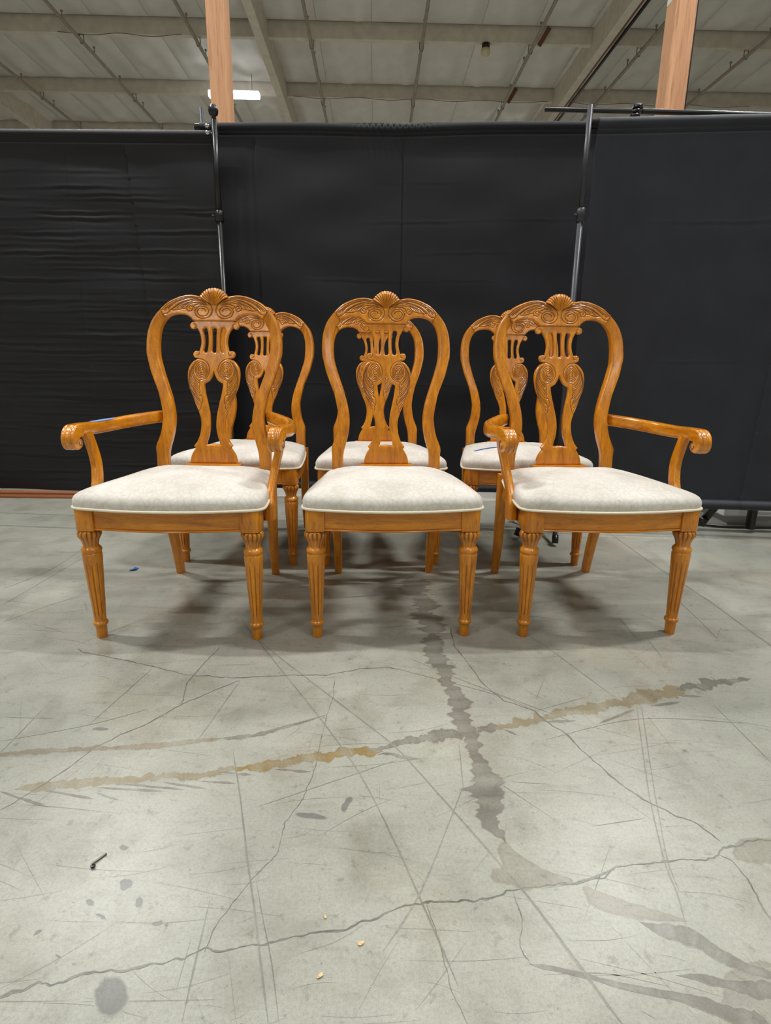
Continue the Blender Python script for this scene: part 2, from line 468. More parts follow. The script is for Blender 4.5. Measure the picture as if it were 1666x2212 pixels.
SCRATCHES= [(2.2, [(-0.327, 1.056), (-0.275, 0.914), (-0.23, 0.781), (-0.195, 0.684), (-0.171, 0.613), (-0.143, 0.532)]), (1.0, [(-0.204, 0.736), (-0.177, 0.665), (-0.156, 0.614), (-0.129, 0.532)]), (1.8, [(-0.477, 1.717), (-0.357, 1.515), (-0.139, 1.156), (-0.048, 0.991), (0.013, 0.845), (0.061, 0.713), (0.107, 0.58)]), (2.0, [(-0.469, 1.683), (-0.334, 1.502), (0.013, 1.096), (0.053, 1.036), (0.23, 0.725), (0.314, 0.536), (0.323, 0.522)]), (1.6, [(0.166, 0.963), (0.062, 0.717), (0.003, 0.624)]), (1.6, [(-0.27, 0.702), (-0.263, 0.625), (-0.254, 0.533)]), (1.0, [(-0.279, 0.642), (-0.275, 0.566)]), (1.4, [(0.637, 1.247), (0.536, 0.956), (0.487, 0.785), (0.479, 0.727), (0.462, 0.657)]), (1.2, [(0.649, 1.247), (0.548, 0.956), (0.493, 0.785), (0.484, 0.727)]), (2.6, [(1.145, 2.775), (1.15, 2.535), (1.162, 2.193), (1.173, 2.058), (1.183, 1.917), (1.187, 1.525)]), (1.6, [(1.073, 1.977), (1.064, 1.792), (1.046, 1.604)]), (1.8, [(0.796, 1.766), (0.789, 1.568)]), (1.4, [(0.824, 1.614), (0.814, 1.483)]), (1.2, [(0.421, 1.685), (0.49, 1.546), (0.596, 1.277)]), (1.2, [(0.365, 1.212), (0.526, 1.281)]), (1.2, [(0.833, 1.251), (0.839, 1.015)]), (1.6, [(-0.686, 1.14), (-0.64, 1.39)]), (1.8, [(-0.415, 1.094), (-0.382, 1.336)]), (1.4, [(-0.826, 1.025), (-0.826, 1.086), (-0.828, 1.196)]), (1.0, [(-0.24, 0.896), (0.03, 1.032)]), (1.0, [(-0.91, 1.167), (-0.78, 1.162)]), (1.2, [(-0.851, 1.078), (-0.686, 1.14), (-0.572, 1.206)]), (1.4, [(-0.294, 1.113), (-0.136, 1.191)]), (1.4, [(0.267, 0.971), (0.341, 0.966)]), (1.0, [(0.389, 0.859), (0.498, 0.88)]), (1.6, [(0.171, 1.086), (0.163, 0.96)]), (1.0, [(-0.004, 1.425), (0.298, 1.281), (0.367, 1.222)]), (0.9, [(0.37, 1.106), (0.618, 1.189), (0.869, 1.176)]), (1.0, [(0.346, 0.552), (0.362, 0.541)]), (1.0, [(-1.416, 1.926), (-1.352, 2.172), (-1.387, 2.586)]), (1.0, [(-1.233, 1.662), (-1.166, 1.79), (-1.092, 1.892)]), (0.8, [(-1.322, 1.785), (-1.299, 2.288)]), (0.9, [(0.068, 1.471), (0.214, 1.35), (0.456, 1.173)]), (1.2, [(-0.136, 1.9), (0.119, 1.951), (0.263, 2.0)]), (5.5, [(-2.458, 2.775), (-1.973, 2.762), (-1.557, 2.729), (-1.016, 2.735), (-0.452, 2.734), (0.289, 2.749), (1.094, 2.725), (1.921, 2.68), (2.433, 2.648)]), (3.5, [(-2.652, 3.01), (-2.134, 3.004), (-1.693, 2.975), (-0.339, 2.989)])]
BANDS= [('tan', [(-0.728, 0.934), (-0.669, 0.944), (-0.612, 0.951), (-0.546, 0.959), (-0.494, 0.969), (-0.43, 0.977), (-0.377, 0.977), (-0.335, 0.995), (-0.302, 1.0)], [0.005, 0.0108, 0.0139, 0.0125, 0.0107, 0.0108, 0.0108, 0.0139, 0.0126]), ('gold', [(-0.311, 0.998), (-0.241, 1.012), (-0.193, 1.02), (-0.121, 1.041), (-0.071, 1.058), (-0.02, 1.062), (0.0, 1.062)], [0.0104, 0.0124, 0.0176, 0.0143, 0.0166, 0.015, 0.013]), ('dark', [(-0.041, 1.064), (-0.015, 1.066), (-0.001, 1.073), (0.051, 1.092), (0.105, 1.107), (0.16, 1.123), (0.216, 1.137), (0.273, 1.151), (0.296, 1.157)], [0.004, 0.0091, 0.0092, 0.013, 0.0175, 0.016, 0.0165, 0.0125, 0.0081]), ('tan', [(0.26, 1.142), (0.332, 1.17), (0.393, 1.189), (0.456, 1.212), (0.52, 1.23), (0.586, 1.251), (0.654, 1.273), (0.727, 1.301), (0.8, 1.324)], [0.006, 0.015, 0.0166, 0.0153, 0.019, 0.0187, 0.0214, 0.0244, 0.02]), ('dark', [(0.772, 1.318), (0.875, 1.348), (0.934, 1.363), (1.006, 1.377)], [0.0139, 0.021, 0.0157, 0.0045]), ('dark', [(-0.01, 1.048), (0.004, 1.053), (0.03, 1.045), (0.05, 1.041), (0.077, 1.037)], [0.003, 0.005, 0.0051, 0.0051, 0.0041]), ('rust', [(-0.833, 1.035), (-0.73, 1.047), (-0.633, 1.057), (-0.56, 1.066), (-0.487, 1.075), (-0.423, 1.086), (-0.364, 1.097)], [0.005, 0.0072, 0.0069, 0.0089, 0.0098, 0.0076, 0.0073]), ('dark', [(-0.374, 1.095), (-0.339, 1.102), (-0.288, 1.113), (-0.239, 1.133), (-0.147, 1.184)], [0.0041, 0.0073, 0.0063, 0.0032, 0.0022]), ('dark', [(0.107, 2.114), (0.123, 1.97), (0.14, 1.824), (0.146, 1.678), (0.153, 1.537), (0.164, 1.429), (0.172, 1.344), (0.184, 1.289), (0.191, 1.218), (0.192, 1.162), (0.197, 1.103), (0.203, 1.055), (0.205, 1.004), (0.208, 0.964), (0.212, 0.92), (0.204, 0.884), (0.204, 0.862), (0.216, 0.835), (0.221, 0.817)], [0.046, 0.0548, 0.0527, 0.0424, 0.0459, 0.0438, 0.0402, 0.031, 0.0246, 0.0255, 0.0251, 0.0219, 0.0206, 0.0269, 0.0165, 0.015, 0.0346, 0.0225, 0.0081]), ('dark2', [(0.212, 0.61), (0.234, 0.606), (0.28, 0.597), (0.31, 0.588), (0.348, 0.579), (0.383, 0.572), (0.412, 0.567), (0.443, 0.556), (0.475, 0.542), (0.508, 0.532)], [0.0032, 0.0036, 0.0036, 0.0036, 0.005, 0.005, 0.0078, 0.0113, 0.0156, 0.0219]), ('dark2', [(0.396, 0.675), (0.425, 0.662), (0.467, 0.649), (0.49, 0.627), (0.524, 0.606), (0.559, 0.598)], [0.0022, 0.0114, 0.0163, 0.0135, 0.0071, 0.0071]), ('dark2', [(0.414, 0.597), (0.451, 0.594), (0.479, 0.585), (0.514, 0.58), (0.548, 0.583)], [0.0014, 0.005, 0.0078, 0.013, 0.0208]), ('dark2', [(-0.566, 0.942), (-0.525, 0.939), (-0.484, 0.937), (-0.443, 0.934), (-0.43, 0.933)], [0.0022, 0.0022, 0.0022, 0.0032, 0.0022]), ('dark2', [(-0.485, 0.948), (-0.457, 0.945), (-0.429, 0.943), (-0.402, 0.94), (-0.393, 0.939)], [0.0022, 0.0022, 0.0022, 0.0032, 0.0022]), ('dark2', [(-0.368, 0.963), (-0.346, 0.961), (-0.325, 0.96), (-0.303, 0.958), (-0.296, 0.957)], [0.0022, 0.0022, 0.0022, 0.0036, 0.002]), ('dark2', [(-0.442, 0.958), (-0.415, 0.953), (-0.388, 0.949), (-0.361, 0.944), (-0.352, 0.942)], [0.0022, 0.0022, 0.0022, 0.0032, 0.002]), ('dark2', [(-0.678, 0.935), (-0.642, 0.928), (-0.606, 0.921), (-0.571, 0.914), (-0.56, 0.912)], [0.0022, 0.0022, 0.0022, 0.0032, 0.0022]), ('dark2', [(-0.563, 0.928), (-0.547, 0.922), (-0.53, 0.916), (-0.514, 0.911), (-0.509, 0.909)], [0.0022, 0.002, 0.0022, 0.0032, 0.002]), ('dark2', [(-0.751, 0.928), (-0.716, 0.916), (-0.68, 0.904), (-0.646, 0.893), (-0.635, 0.889)], [0.0022, 0.0022, 0.0022, 0.0032, 0.0022]), ('dark2', [(-0.343, 0.99), (-0.319, 0.988), (-0.295, 0.985), (-0.272, 0.983), (-0.264, 0.982)], [0.0022, 0.0022, 0.002, 0.0041, 0.002]), ('dark2', [(-0.224, 0.999), (-0.201, 0.998), (-0.179, 0.996), (-0.157, 0.994), (-0.15, 0.994)], [0.003, 0.0025, 0.002, 0.004, 0.002]), ('dark2', [(-0.534, 0.954), (-0.514, 0.952), (-0.493, 0.95), (-0.473, 0.949), (-0.466, 0.948)], [0.0022, 0.0022, 0.0022, 0.0032, 0.0022]), ('dark2', [(0.515, 1.169), (0.568, 1.197), (0.623, 1.227)], [0.003, 0.0041, 0.0032]), ('dark2', [(0.388, 1.173), (0.425, 1.176), (0.462, 1.179)], [0.0032, 0.0041, 0.0032]), ('dark2', [(0.282, 1.142), (0.296, 1.132), (0.31, 1.121)], [0.0032, 0.0045, 0.0032]), ('dark2', [(0.671, 1.243), (0.713, 1.252), (0.756, 1.262)], [0.0041, 0.0054, 0.0045]), ('dark2', [(0.759, 1.291), (0.791, 1.289), (0.823, 1.287)], [0.0045, 0.0058, 0.0045])]
POLYS= [('wet', [(0.222, 0.82), (0.231, 0.805), (0.247, 0.786), (0.277, 0.763), (0.318, 0.746), (0.292, 0.736), (0.261, 0.733), (0.229, 0.728), (0.211, 0.738), (0.19, 0.742), (0.184, 0.753), (0.191, 0.765), (0.207, 0.767), (0.206, 0.786), (0.204, 0.802), (0.212, 0.815)]), ('wet', [(0.333, 0.734), (0.363, 0.721), (0.407, 0.702), (0.469, 0.679), (0.433, 0.678), (0.399, 0.682), (0.365, 0.688), (0.333, 0.701), (0.331, 0.717)]), ('wet', [(0.486, 0.598), (0.538, 0.617), (0.567, 0.602), (0.518, 0.53), (0.475, 0.537), (0.446, 0.55), (0.435, 0.553), (0.461, 0.565)]), ('wet', [(0.648, 0.831), (0.714, 0.83), (0.686, 0.788), (0.616, 0.791)]), ('spot', [(-0.34, 0.559), (-0.34, 0.551), (-0.342, 0.545), (-0.348, 0.542), (-0.355, 0.542), (-0.362, 0.544), (-0.37, 0.55), (-0.376, 0.557), (-0.38, 0.565), (-0.38, 0.573), (-0.378, 0.58), (-0.373, 0.584), (-0.365, 0.584), (-0.357, 0.581), (-0.349, 0.575), (-0.343, 0.567)]), ('spot', [(-0.374, 0.695), (-0.374, 0.692), (-0.375, 0.69), (-0.377, 0.689), (-0.38, 0.69), (-0.382, 0.691), (-0.384, 0.693), (-0.385, 0.696), (-0.386, 0.699), (-0.385, 0.702), (-0.384, 0.704), (-0.382, 0.705), (-0.38, 0.704), (-0.378, 0.703), (-0.376, 0.701), (-0.374, 0.698)]), ('spot', [(-0.442, 0.8), (-0.442, 0.798), (-0.443, 0.796), (-0.445, 0.795), (-0.448, 0.794), (-0.451, 0.795), (-0.454, 0.796), (-0.456, 0.797), (-0.458, 0.799), (-0.458, 0.801), (-0.457, 0.803), (-0.455, 0.804), (-0.453, 0.805), (-0.449, 0.805), (-0.446, 0.803), (-0.444, 0.802)]), ('spot', [(-0.407, 0.733), (-0.405, 0.729), (-0.404, 0.725), (-0.406, 0.722), (-0.408, 0.721), (-0.412, 0.72), (-0.416, 0.721), (-0.419, 0.723), (-0.422, 0.726), (-0.424, 0.73), (-0.425, 0.733), (-0.424, 0.736), (-0.421, 0.738), (-0.417, 0.739), (-0.413, 0.738), (-0.41, 0.736)]), ('spot', [(-0.449, 0.696), (-0.449, 0.694), (-0.449, 0.693), (-0.451, 0.692), (-0.453, 0.692), (-0.455, 0.692), (-0.458, 0.693), (-0.46, 0.694), (-0.461, 0.696), (-0.462, 0.698), (-0.461, 0.699), (-0.46, 0.7), (-0.457, 0.7), (-0.455, 0.7), (-0.452, 0.699), (-0.45, 0.698)]), ('spot', [(-0.332, 0.663), (-0.332, 0.662), (-0.333, 0.661), (-0.335, 0.66), (-0.338, 0.66), (-0.34, 0.66), (-0.343, 0.661), (-0.345, 0.662), (-0.346, 0.663), (-0.346, 0.664), (-0.345, 0.665), (-0.343, 0.666), (-0.34, 0.666), (-0.337, 0.666), (-0.335, 0.666), (-0.333, 0.665)]), ('spot', [(-0.505, 0.65), (-0.504, 0.649), (-0.504, 0.647), (-0.504, 0.646), (-0.506, 0.644), (-0.507, 0.642), (-0.509, 0.641), (-0.511, 0.641), (-0.512, 0.642), (-0.513, 0.643), (-0.513, 0.644), (-0.513, 0.646), (-0.511, 0.648), (-0.51, 0.65), (-0.508, 0.651), (-0.506, 0.651)]), ('spot', [(-0.636, 1.127), (-0.636, 1.125), (-0.639, 1.123), (-0.644, 1.122), (-0.65, 1.121), (-0.656, 1.122), (-0.662, 1.123), (-0.666, 1.124), (-0.668, 1.126), (-0.668, 1.128), (-0.665, 1.13), (-0.661, 1.131), (-0.655, 1.131), (-0.648, 1.131), (-0.643, 1.13), (-0.638, 1.129)]), ('spot', [(-0.063, 0.901), (-0.065, 0.896), (-0.068, 0.891), (-0.071, 0.889), (-0.074, 0.89), (-0.076, 0.892), (-0.076, 0.897), (-0.076, 0.903), (-0.074, 0.909), (-0.072, 0.915), (-0.069, 0.919), (-0.066, 0.921), (-0.063, 0.921), (-0.061, 0.918), (-0.06, 0.914), (-0.061, 0.907)]), ('spot', [(-0.105, 0.871), (-0.107, 0.87), (-0.113, 0.869), (-0.121, 0.869), (-0.132, 0.87), (-0.142, 0.871), (-0.151, 0.874), (-0.157, 0.876), (-0.16, 0.879), (-0.158, 0.881), (-0.152, 0.882), (-0.143, 0.882), (-0.132, 0.881), (-0.122, 0.879), (-0.113, 0.876), (-0.107, 0.874)]), ('spot', [(-0.453, 0.61), (-0.453, 0.61), (-0.455, 0.61), (-0.457, 0.611), (-0.459, 0.612), (-0.461, 0.613), (-0.463, 0.614), (-0.464, 0.615), (-0.465, 0.616), (-0.464, 0.616), (-0.463, 0.616), (-0.461, 0.616), (-0.459, 0.615), (-0.456, 0.613), (-0.454, 0.612), (-0.453, 0.611)]), ('spot', [(-0.421, 0.67), (-0.421, 0.669), (-0.423, 0.669), (-0.426, 0.669), (-0.429, 0.671), (-0.432, 0.672), (-0.434, 0.674), (-0.436, 0.675), (-0.437, 0.677), (-0.436, 0.677), (-0.434, 0.678), (-0.432, 0.677), (-0.428, 0.676), (-0.425, 0.674), (-0.423, 0.673), (-0.421, 0.671)]), ('spot', [(-0.319, 0.661), (-0.319, 0.66), (-0.319, 0.659), (-0.32, 0.658), (-0.321, 0.658), (-0.322, 0.658), (-0.324, 0.659), (-0.325, 0.66), (-0.325, 0.661), (-0.326, 0.662), (-0.325, 0.663), (-0.324, 0.664), (-0.323, 0.664), (-0.322, 0.664), (-0.321, 0.663), (-0.32, 0.662)])]

CREST_TOP = [(46.3,1048.9),(62.6,1053.6),(82.2,1055.5),(102.0,1053.7),(121.9,1048.5),(142.1,1040.2),(162.3,1029.4),(177.7,1016.2),(191.5,1002.9)]
CREST_BOT = [(168.0,973.2),(157.8,980.2),(144.4,985.5),(129.4,988.5),(114.6,988.5),(101.6,986.4),(90.2,981.5),(80.7,974.3),(71.2,964.6)]
POST_OUT = [(191.5,1002.9),(205.4,986.4),(217.8,967.6),(227.1,943.9),(232.3,923.3),(234.8,901.0),(235.6,877.2),(234.5,845.3),(232.1,838.0),(220.2,790.2),(205.4,750.3),(190.6,710.5),(180.2,674.7),(176.1,638.7),(177.4,606.8),(184.5,566.8),(201.1,522.8),(200.3,498.2),(200.2,460.9)]
POST_IN = [(168.0,973.2),(178.5,960.6),(186.7,943.3),(191.8,924.3),(194.3,900.5),(194.6,876.7),(193.3,851.2),(190.5,829.6),(176.7,781.8),(162.0,738.0),(147.2,694.3),(139.0,658.4),(134.9,622.5),(136.9,586.5),(145.2,546.6),(153.5,518.5),(158.0,493.9),(159.4,460.8)]
SPLAT = [(69.7,963.4),(78.4,960.7),(83.7,955.3),(85.4,947.7),(80.7,938.6),(72.8,936.4),(64.9,939.8),(62.6,943.6),(57.7,935.5),(51.2,922.9),(47.0,909.0),(45.1,895.1),(45.7,881.3),(48.4,868.8),(51.9,857.1),(57.7,859.5),(64.9,859.3),(70.6,854.6),(72.6,848.3),(70.2,840.0),(64.3,835.1),(52.7,832.6),(61.3,829.5),(72.5,822.0),(82.2,809.6),(87.6,798.6),(90.1,784.8),(90.5,774.8),(89.7,760.9),(86.9,742.9),(82.5,726.2),(76.6,711.0),(69.4,692.9),(62.2,674.7),(56.4,660.8),(50.6,648.2),(46.3,634.3),(44.1,628.7),(41.9,614.7),(41.2,600.8),(42.6,584.0),(45.4,568.7),(50.4,553.3),(56.9,539.4),(67.6,526.1),(61.1,518.3),(69.2,506.9),(76.5,492.6),(80.2,479.6),(82.6,463.7)]
GAP = [(0.0,788.8),(3.9,776.7),(8.2,767.0),(15.3,756.0),(23.8,749.9),(31.0,745.8),(32.4,741.0),(30.8,724.4),(27.1,702.2),(22.7,684.1),(17.6,659.1),(14.0,642.4),(11.8,622.9),(11.0,606.1),(11.4,589.4),(13.4,574.1),(16.6,558.7),(20.9,544.8),(24.4,530.1),(11.5,531.9),(0.0,532.8)]
SLOT_R = [(26.1,939.2),(34.0,940.4),(39.7,936.6),(40.2,928.3),(36.2,914.4),(34.0,900.5),(34.0,886.7),(35.4,872.8),(37.3,863.2),(35.4,856.2),(30.4,853.6),(24.7,856.1),(21.8,864.3),(19.7,878.2),(19.4,894.8),(20.1,911.4),(21.8,925.3)]
SLOT_C = [(0.0,940.9),(6.0,938.9),(8.2,933.4),(7.9,914.0),(7.5,897.4),(7.9,875.3),(8.2,861.4),(6.0,855.1),(0.0,853.3)]
GROOVES_CREST = [[(46.3,1048.9),(28.8,1038.3),(14.6,1024.6),(8.6,1011.9),(6.7,997.6),(13.7,983.1),(26.4,974.5),(40.5,973.3),(53.4,976.6),(62.9,985.8),(66.2,998.6),(59.6,1010.0),(49.2,1015.8),(38.7,1015.5),(29.4,1013.7),(22.0,1007.4),(19.0,997.8),(23.0,988.5),(30.8,982.5),(40.2,981.2),(49.1,983.2),(56.0,989.4),(58.6,998.5),(52.9,1006.0),(45.3,1008.8),(39.1,1007.2),(34.4,1006.0),(30.9,1002.7),(29.6,998.0)],[(72.6,1050.1),(97.3,1048.9),(118.9,1042.9),(139.0,1034.6),(159.2,1023.8),(174.6,1011.4),(181.6,1003.5),(190.7,1002.1)],[(56.4,1042.7),(81.0,1043.9),(105.9,1038.8),(126.0,1031.2),(146.2,1020.4),(163.2,1008.0),(171.9,998.6)],[(35.5,1033.7),(56.5,1040.3),(79.6,1039.1),(99.5,1033.9),(119.6,1025.5),(136.6,1013.9),(150.2,1003.0),(157.2,995.2),(165.7,989.0),(183.9,988.0),(182.2,995.6),(181.6,1002.7)],[(29.2,1028.0),(45.3,1034.6),(64.9,1035.7),(84.9,1030.5),(103.3,1022.9),(121.7,1015.3),(129.5,1006.7)],[(24.6,1020.1),(40.7,1026.6),(60.3,1028.5),(78.5,1025.7),(90.3,1017.9),(95.7,1008.5),(91.1,1000.5),(81.3,998.8),(74.4,1006.6),(77.3,1014.6),(83.8,1016.3),(87.7,1010.0),(81.8,1005.9)],[(31.2,1020.2),(47.4,1023.6),(64.0,1019.1),(72.4,1014.5),(66.1,1008.1)],[(86.7,1027.4),(100.2,1018.1),(110.4,1010.3)],[(109.6,1029.3),(126.4,1020.1),(140.1,1009.2),(145.3,1003.0)],[(131.0,1029.7),(148.0,1017.3),(160.0,1006.4)],[(69.3,1049.2),(92.4,1046.5),(112.4,1040.8),(132.5,1032.1),(152.8,1020.5),(169.0,1008.1),(176.7,1001.1)],[(48.1,1045.7),(69.4,1046.4),(89.2,1044.8),(110.9,1038.1),(131.0,1028.9),(149.7,1015.7),(160.1,1003.2)],[(45.2,1037.5),(64.8,1040.0),(83.0,1036.0),(103.0,1029.2),(123.2,1020.1),(136.8,1010.0)],[(83.4,1027.3),(96.7,1022.8),(106.8,1018.2),(117.0,1011.2)],[(116.3,1025.5),(131.6,1015.4),(143.6,1004.5)],[(40.9,1021.1),(55.6,1023.4),(69.0,1017.6)],[(95.7,1008.5),(110.6,1006.4),(122.3,1002.6),(138.8,1001.0),(150.3,1002.3)]]
GROOVES_SPLAT = [[(52.7,832.6),(35.4,828.2),(22.1,815.6),(15.0,797.5),(16.8,779.6),(25.4,765.8),(39.7,759.0),(45.4,757.7)],[(20.6,791.4),(22.7,778.5),(29.9,768.6),(40.4,764.6),(51.6,767.5),(60.4,777.4),(64.4,791.8),(61.5,806.5),(53.1,816.9),(41.6,820.4),(31.0,814.1),(24.9,803.1),(24.2,791.4),(26.0,780.9),(32.0,773.0),(40.4,770.0),(49.4,772.3),(56.4,780.2),(59.6,791.8),(57.0,803.3),(50.3,811.2),(41.4,813.5),(33.3,808.6),(28.8,800.2),(28.5,791.4),(29.9,783.7),(34.3,778.0),(40.5,775.7),(47.1,777.4),(52.3,783.2),(54.7,791.7),(52.6,800.2),(47.6,805.7),(41.2,807.1),(35.7,803.2),(33.0,797.2),(33.2,791.5),(33.9,786.7),(36.6,783.0),(40.5,781.5),(44.6,782.8),(47.7,786.5),(49.0,791.7),(47.6,796.6),(44.6,799.6),(40.9,800.2),(38.1,797.5),(37.3,794.1),(38.1,791.6)],[(58.2,822.9),(67.8,807.8),(71.4,787.1),(67.0,771.8),(58.3,760.6),(50.4,752.9)],[(67.9,813.4),(75.9,794.0),(74.2,774.6),(66.9,759.3),(56.0,742.6)],[(74.9,805.1),(80.8,785.8),(78.5,763.6),(68.3,744.1),(56.7,730.1),(49.5,724.5)],[(81.6,791.3),(85.0,772.0),(81.2,749.8),(71.1,731.7),(59.5,719.1),(49.4,712.1)],[(86.0,772.0),(84.1,747.0),(75.3,728.9),(62.3,712.2),(49.3,692.7)],[(86.7,755.4),(81.8,731.8),(70.9,710.9),(56.5,692.8),(40.6,674.6)],[(64.5,818.9),(72.2,803.7),(73.2,784.3),(69.2,767.6),(61.2,755.1),(52.5,746.7)],[(71.4,809.2),(78.7,789.9),(77.1,769.1),(68.3,752.4),(58.2,737.1),(50.9,731.5)],[(78.2,798.2),(83.2,780.3),(80.6,756.7),(70.4,738.6),(58.1,724.6),(49.7,718.3)],[(83.6,781.7),(84.5,760.9),(78.3,738.7),(66.7,721.9),(55.1,708.0),(45.0,702.4)],[(87.1,763.7),(84.0,740.1),(73.8,719.2),(59.3,701.1),(46.4,685.7)],[(84.8,738.7),(75.3,716.5),(63.6,698.4),(52.1,683.0)],[(81.1,724.8),(72.3,705.4),(60.7,687.2),(49.2,670.5)],[(76.6,711.0),(66.5,690.1),(55.0,669.1),(49.2,657.9)],[(45.4,757.7),(50.4,752.2),(48.2,743.9),(48.8,731.5),(49.5,724.5),(45.8,718.3),(49.4,710.7),(40.7,700.9),(38.5,689.8),(39.9,673.2),(43.5,669.0),(42.7,659.3),(50.6,648.2)],[(71.5,954.4),(65.1,951.5),(63.9,946.7),(66.3,941.2),(69.9,938.2)],[(51.9,856.4),(51.1,849.5),(54.5,844.0),(58.8,844.0)]]

# ------------------------------------------------------------------ floor
fl = obj('floor', [(-18, -12, 0), (18, -12, 0), (18, 27, 0), (-18, 27, 0)], [(0, 1, 2, 3)], FLOOR)
tag(fl, 'worn grey concrete warehouse floor with cracks and stains', kind='structure')

def poly_pts(L, rough=0.0, step=.006):
    P = resample(catmull(L, 6), step)
    if rough:
        n = len(P)
        P = P + nrg.normal(0, rough, (n, 2))
    return P

def ribbon(pts, half, jag, z, core=1.0, soft=.35, step=.006):
    """flat ribbon along a line; mask falls off at the rims"""
    P = resample(catmull(pts, 6), step)
    n = len(P)
    T = np.gradient(P, axis=0); T /= np.linalg.norm(T, axis=1)[:, None] + 1e-12
    Nn = np.stack([-T[:, 1], T[:, 0]], 1)
    h = np.interp(np.linspace(0, 1, n), np.linspace(0, 1, len(half)), half) if hasattr(half, '__len__') else np.full(n, half)
    def walk(s):
        w = nrg.normal(0, 1, n); k = max(1, int(s))
        w = np.convolve(np.r_[w, w], np.ones(k) / k, 'same')[:n] * math.sqrt(k)
        return w
    l = np.clip(1 + jag * (walk(3) * .6 + walk(8) * .6), .15, 2.6) * h
    r = np.clip(1 + jag * (walk(3) * .6 + walk(8) * .6), .15, 2.6) * h
    end = np.minimum(1, np.minimum(np.arange(n), np.arange(n)[::-1]) / 4.0) * .9 + .1
    l *= end; r *= end
    dens = np.clip(1 + .18 * walk(6), .5, 1.25)
    cols = [(-1, 0), (-(1 - soft), 1.0), (-(1 - soft) * .55, core), (0, core), ((1 - soft) * .55, core), ((1 - soft), 1.0), (1, 0)]
    V = []; Mk = []
    for i in range(n):
        for c, mk in cols:
            w = l[i] if c < 0 else r[i]
            q = P[i] + Nn[i] * c * w
            V.append((q[0], q[1], z)); Mk.append(min(1.25, mk * dens[i]))
    m = len(cols)
    Fc = [(i * m + k, i * m + k + 1, (i + 1) * m + k + 1, (i + 1) * m + k) for i in range(n - 1) for k in range(m - 1)]
    return V, Fc, Mk

zc = [0.0002]
def zstep():
    zc[0] += .000004
    return zc[0]

for col, poly in POLYS:
    P = resample(catmull(poly, 5, True), .005, True)
    c = P.mean(0)
    n = len(P); w = nrg.normal(0, 1, n)
    jag = .5 * (w + np.roll(w, 1))
    d = P - c; L = np.linalg.norm(d, axis=1)[:, None]
    P = P + d / (L + 1e-9) * jag[:, None] * .0016
    rim = .003 if col != 'spot' else .006
    z = zstep()
    V = []; Mk = []
    for s, mk in ((1, 0), (0, 1.0), (-2.5, .75 if col == 'wet' else .95)):
        for p, dd, l in zip(P, d, L):
            q = p + dd / l * rim * s * min(1, float(l) / (rim * 4))
            V.append((q[0], q[1], z)); Mk.append(mk)
    V.append((c[0], c[1], z)); Mk.append(.7 if col == 'wet' else .95)
    Fc = [(r * n + k, (r + 1) * n + k, (r + 1) * n + (k + 1) % n, r * n + (k + 1) % n) for r in range(2) for k in range(n)]
    Fc += [(2 * n + k, 3 * n, 2 * n + (k + 1) % n) for k in range(n)]
    obj('stain', V, Fc, STAIN[col], fl, attr={'mask': Mk})

for col, pts, hw in BANDS:
    V, Fc, Mk = ribbon(pts, hw, .42 if col != 'dark2' else .16, zstep(), core=.82, soft=.16, step=.0045)
    obj('stain', V, Fc, STAIN[col], fl, attr={'mask': Mk})
for w, pts in SCRATCHES:
    far = sum(p[1] for p in pts) / len(pts)
    V, Fc, Mk = ribbon(pts, w * .00075 * (1 + .35 * far), .25, zstep(), core=1.0, soft=.5, step=.012)
    obj('scratch', V, Fc, STAIN['scratch'], fl, attr={'mask': [m * .68 for m in Mk]})
for w, pts in CRACKS:
    far = sum(p[1] for p in pts) / len(pts)
    P = resample(np.array(pts), .006)
    n = len(P)
    wv = nrg.normal(0, 1, n); wv = np.cumsum(wv); wv -= np.convolve(np.r_[wv, wv, wv], np.ones(9) / 9, 'same')[n:2 * n]
    P[:, 1] += wv * .0013; P[:, 0] += nrg.normal(0, .0006, n)
    V, Fc, Mk = ribbon(P, w * .00072 * (.8 + .35 * far), .55, zstep(), core=1.0, soft=.4, step=.004)
    obj('crack', V, Fc, STAIN['crack'], fl, attr={'mask': [m * .68 for m in Mk]})
# fine random scuffs: too many to pick apart
V = []; Fc = []; Mk = []
for i in range(650):
    y = .45 + 2.6 * nrg.random() ** 1.4
    x = nrg.uniform(-.75, .75) * (y + .6)
    a = nrg.normal(0, .12) if nrg.random() < .7 else nrg.uniform(-1.6, 1.6)
    L = nrg.uniform(.02, .22) * (.6 + .4 * y)
    bend = nrg.normal(0, .02)
    pts = [(x + L * (t - .5) * math.cos(a), y + L * (t - .5) * math.sin(a) + bend * t * t) for t in (0, .5, 1)]
    v, f, m = ribbon(pts, nrg.uniform(.0003, .0008) * (1 + .5 * y), .3, .00019, soft=.5, step=.02)
    k = len(V); V += v; Fc += [tuple(q + k for q in g) for g in f]; s = nrg.uniform(.35, 1.0); Mk += [q * s for q in m]
tag(obj('scuff_marks', V, Fc, STAIN['scratch'], fl, attr={'mask': Mk}), kind='stuff')
V = []; Fc = []; Mk = []
for i in range(520):
    y = .42 + 2.4 * nrg.random() ** 1.5
    x = nrg.uniform(-.75, .75) * (y + .6)
    r = nrg.uniform(.0008, .0030) * (.7 + .5 * y) * (2.2 if nrg.random() < .1 else 1)
    k = len(V); n = 9
    for j in range(n):
        q = r * nrg.uniform(.6, 1.25); t = 2 * math.pi * j / n
        V.append((x + q * math.cos(t) * 1.3, y + q * math.sin(t), .00018)); Mk.append(0)
    V.append((x, y, .00018)); Mk.append(nrg.uniform(.4, 1.1))
    Fc += [(k + n, k + j, k + (j + 1) % n) for j in range(n)]
